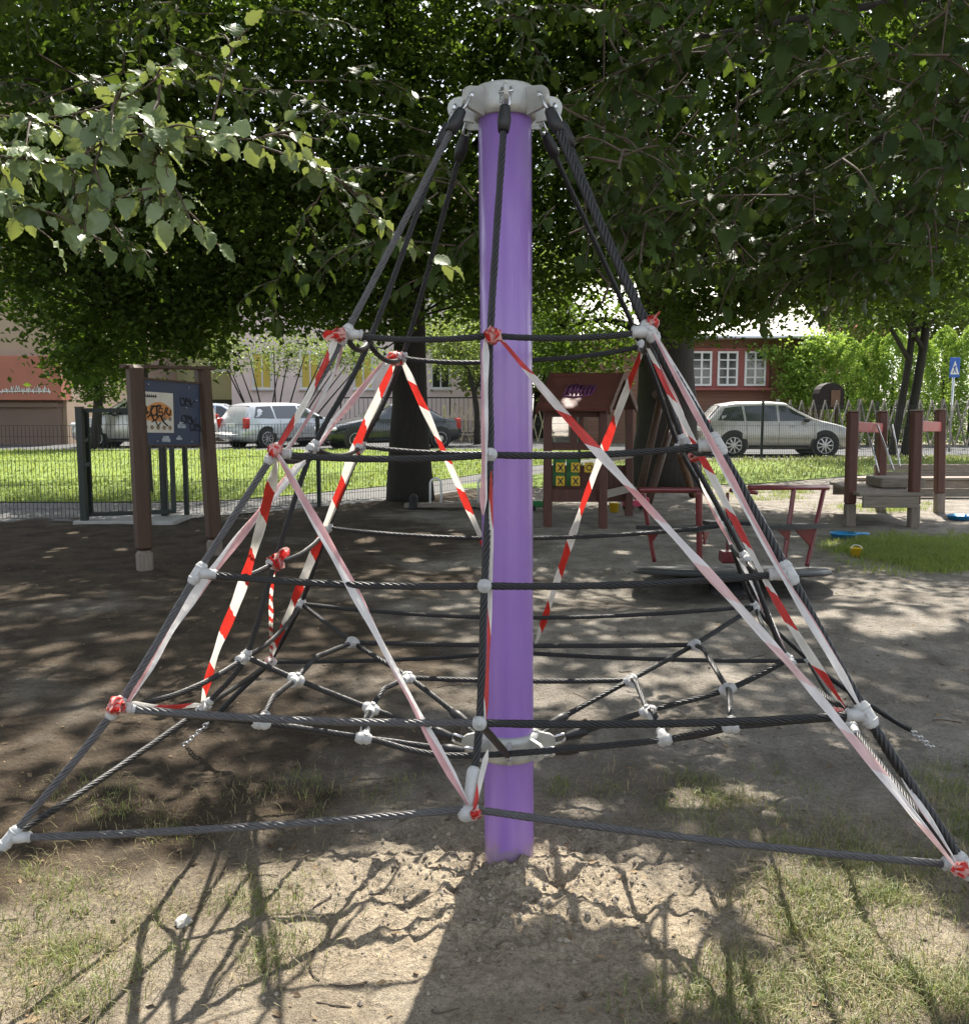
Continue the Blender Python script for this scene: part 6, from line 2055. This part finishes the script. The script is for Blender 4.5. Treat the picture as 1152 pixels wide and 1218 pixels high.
# climber on the corner of the wooden house
r0 = empty('climbing_vine', (W(960, 450, 33).x, 33.2, .15), 'bright green climbing vine over the corner of the brown house', 'vine')
Cv = blob_pts([pxblob(962, 440, 33.2, 24, 46, .7, 2200), pxblob(945, 455, 33.3, 22, 34, .5, 1400), pxblob(985, 415, 33.3, 26, 20, .6, 1200), pxblob(925, 420, 33.5, 24, 12, .3, 420)], 20, .22)
V, T = leaf_quads(Cv, .13, .3); raw_mesh('foliage', V, T, M['leaf_bright'], r0, world=True)
mb = MB(); q_ = W(968, 470, 33.4)
for dx in (-.3, 0, .25): mb.tube(bez([(q_.x + dx, 33.4, .1), (q_.x + dx * 1.6, 33.45, 1.2), (q_.x + dx * 2.4, 33.4, 2.6)], .2), .03, 6)
mb.build('stem', M['bark'], r0, True)
# airy bush with bare stems before the pink house
r0 = empty('lilac_bush', (W(335, 500, 36.5).x, 36.5, .15), 'airy bush with thin bare stems before the pale pink house', 'bush')
q_ = W(330, 505, 36.5)
mb = MB(); ends = []
for k_ in range(13):
    ex_, ey_ = W(255 + 15 * k_ + 8 * Rr.normal(), 405 + 25 * Rr.random(), 36.2 + .8 * Rr.normal()).x, 36.4 + .6 * Rr.normal()
    ez_ = W(300, 405 + 20 * Rr.random(), 36.4).z
    bx1 = q_.x + (k_ - 6) * .12
    p_ = bez([(bx1, 36.5, .1), (bx1 * .6 + ex_ * .4, 36.5, 1.6), (ex_, ey_, ez_)], .25); mb.tube(p_, np.linspace(.045, .015, len(p_)), 6); ends.append(p_[-1])
mb.build('stem', M['bark'], r0, True)
Cv = np.concatenate([blob_pts([((e[0], e[1], e[2] - .1), (.9, .7, .75), 330)], 14, .22) for e in ends])
V, T = leaf_quads(Cv, .12, .3); raw_mesh('foliage', V, T, M['leaf_mid'], r0, world=True)
# little tree right of the trunk, its pale crown before the pink wall
r_, n_ = tree('small_tree', 'small pale green tree between the dark trunk and the purple pole', (W(567, 500, 33).x, 33, .15), [(W(567, 500, 33).x, 33, .1), W(566, 480, 33), W(556, 440, 33), W(545, 410, 33)], [.12, .10, .08, .05],
     [([W(564, 468, 33), W(575, 440, 33), W(585, 415, 33)], .05, .02)], [pxblob(545, 425, 33, 36, 26, .9, 1500), pxblob(580, 415, 33, 30, 26, .9, 1200), pxblob(525, 395, 33, 40, 20, .9, 1200)], .13, 'leaf_far', gaps=False, sig=.3); tot += n_
# dark tree beside the terracotta block, low hedge, trees beyond the houses
r_, n_ = tree('street_tree', 'dark drooping tree between the terracotta corner and the notice board', (W(108, 500, 30).x, 29.5, .15), [(W(118, 500, 30).x, 29.5, .1), W(118, 460, 29.5), W(116, 400, 29.5)], [.16, .14, .09],
     [([W(118, 450, 29.5), W(100, 420, 29.5), W(85, 400, 29.5)], .06, .02)], [pxblob(112, 420, 29.5, 42, 44, 1.1, 3000), pxblob(120, 460, 29.5, 26, 20, .7, 800), pxblob(100, 360, 29.5, 60, 50, 1.5, 2600)], .14, 'leaf', gaps=False, sig=.3); tot += n_
far = [(-60, 50, 62, 190, 150, 2600, 'leafy tree beyond the houses at far left'), (640, 385, 40, 130, 90, 7000, 'green tree behind the playhouse roof'), (740, 360, 44, 130, 110, 7000, 'tall green tree behind the old linden trunk'), (1130, 320, 46, 160, 110, 9000, 'broad sunlit tree above the thuja hedge'), (1010, 350, 50, 80, 60, 3400, 'light green tree beside the red roof'), (470, 330, 62, 200, 120, 6000, 'big tree behind the pale pink house roof'), (210, 330, 64, 180, 120, 5000, 'big tree behind the yellow green house'), (880, 250, 60, 240, 150, 6500, 'big tree behind the brown wooden house'), (1320, 380, 44, 150, 130, 2400, 'tree beyond the right picture edge')]
for k_, (px, py, Y_, rx_, ry_, n_l, lab) in enumerate(far):
    c = W(px, py, Y_)
    r_, n_ = tree('background_tree', lab, (c.x, Y_, .15), [(c.x, Y_, .1), (c.x + .1, Y_, c.z * .5), (c.x, Y_, c.z)], [.3, .24, .1], [((c + Vector((0, 0, -1))), ) for _ in ()],
        [pxblob(px, py, Y_, rx_, ry_, 2.5, n_l), pxblob(px - rx_ * .4, py + ry_ * .35, Y_ - 1, rx_ * .5, ry_ * .6, 2, n_l // 3), pxblob(px + rx_ * .4, py + ry_ * .3, Y_ - 1, rx_ * .5, ry_ * .6, 2, n_l // 3)], .30, 'leaf_far', gaps=False, sig=.6, group='trees beyond the houses'); tot += n_
r0 = empty('low_hedge', (W(225, 500, 42).x, 42, .15), 'low clipped bright hedge at the foot of the yellow green house', 'hedge')
Cv = np.stack([rng.uniform(W(190, 500, 42).x, W(276, 500, 42).x, 2600), 42 + rng.normal(size=2600) * .4, .15 + rng.random(2600) * 1.35], 1)
V, T = leaf_quads(Cv, .14, .3); raw_mesh('foliage', V, T, M['leaf_bright'], r0, world=True)
print('LEAVES', tot, nl)
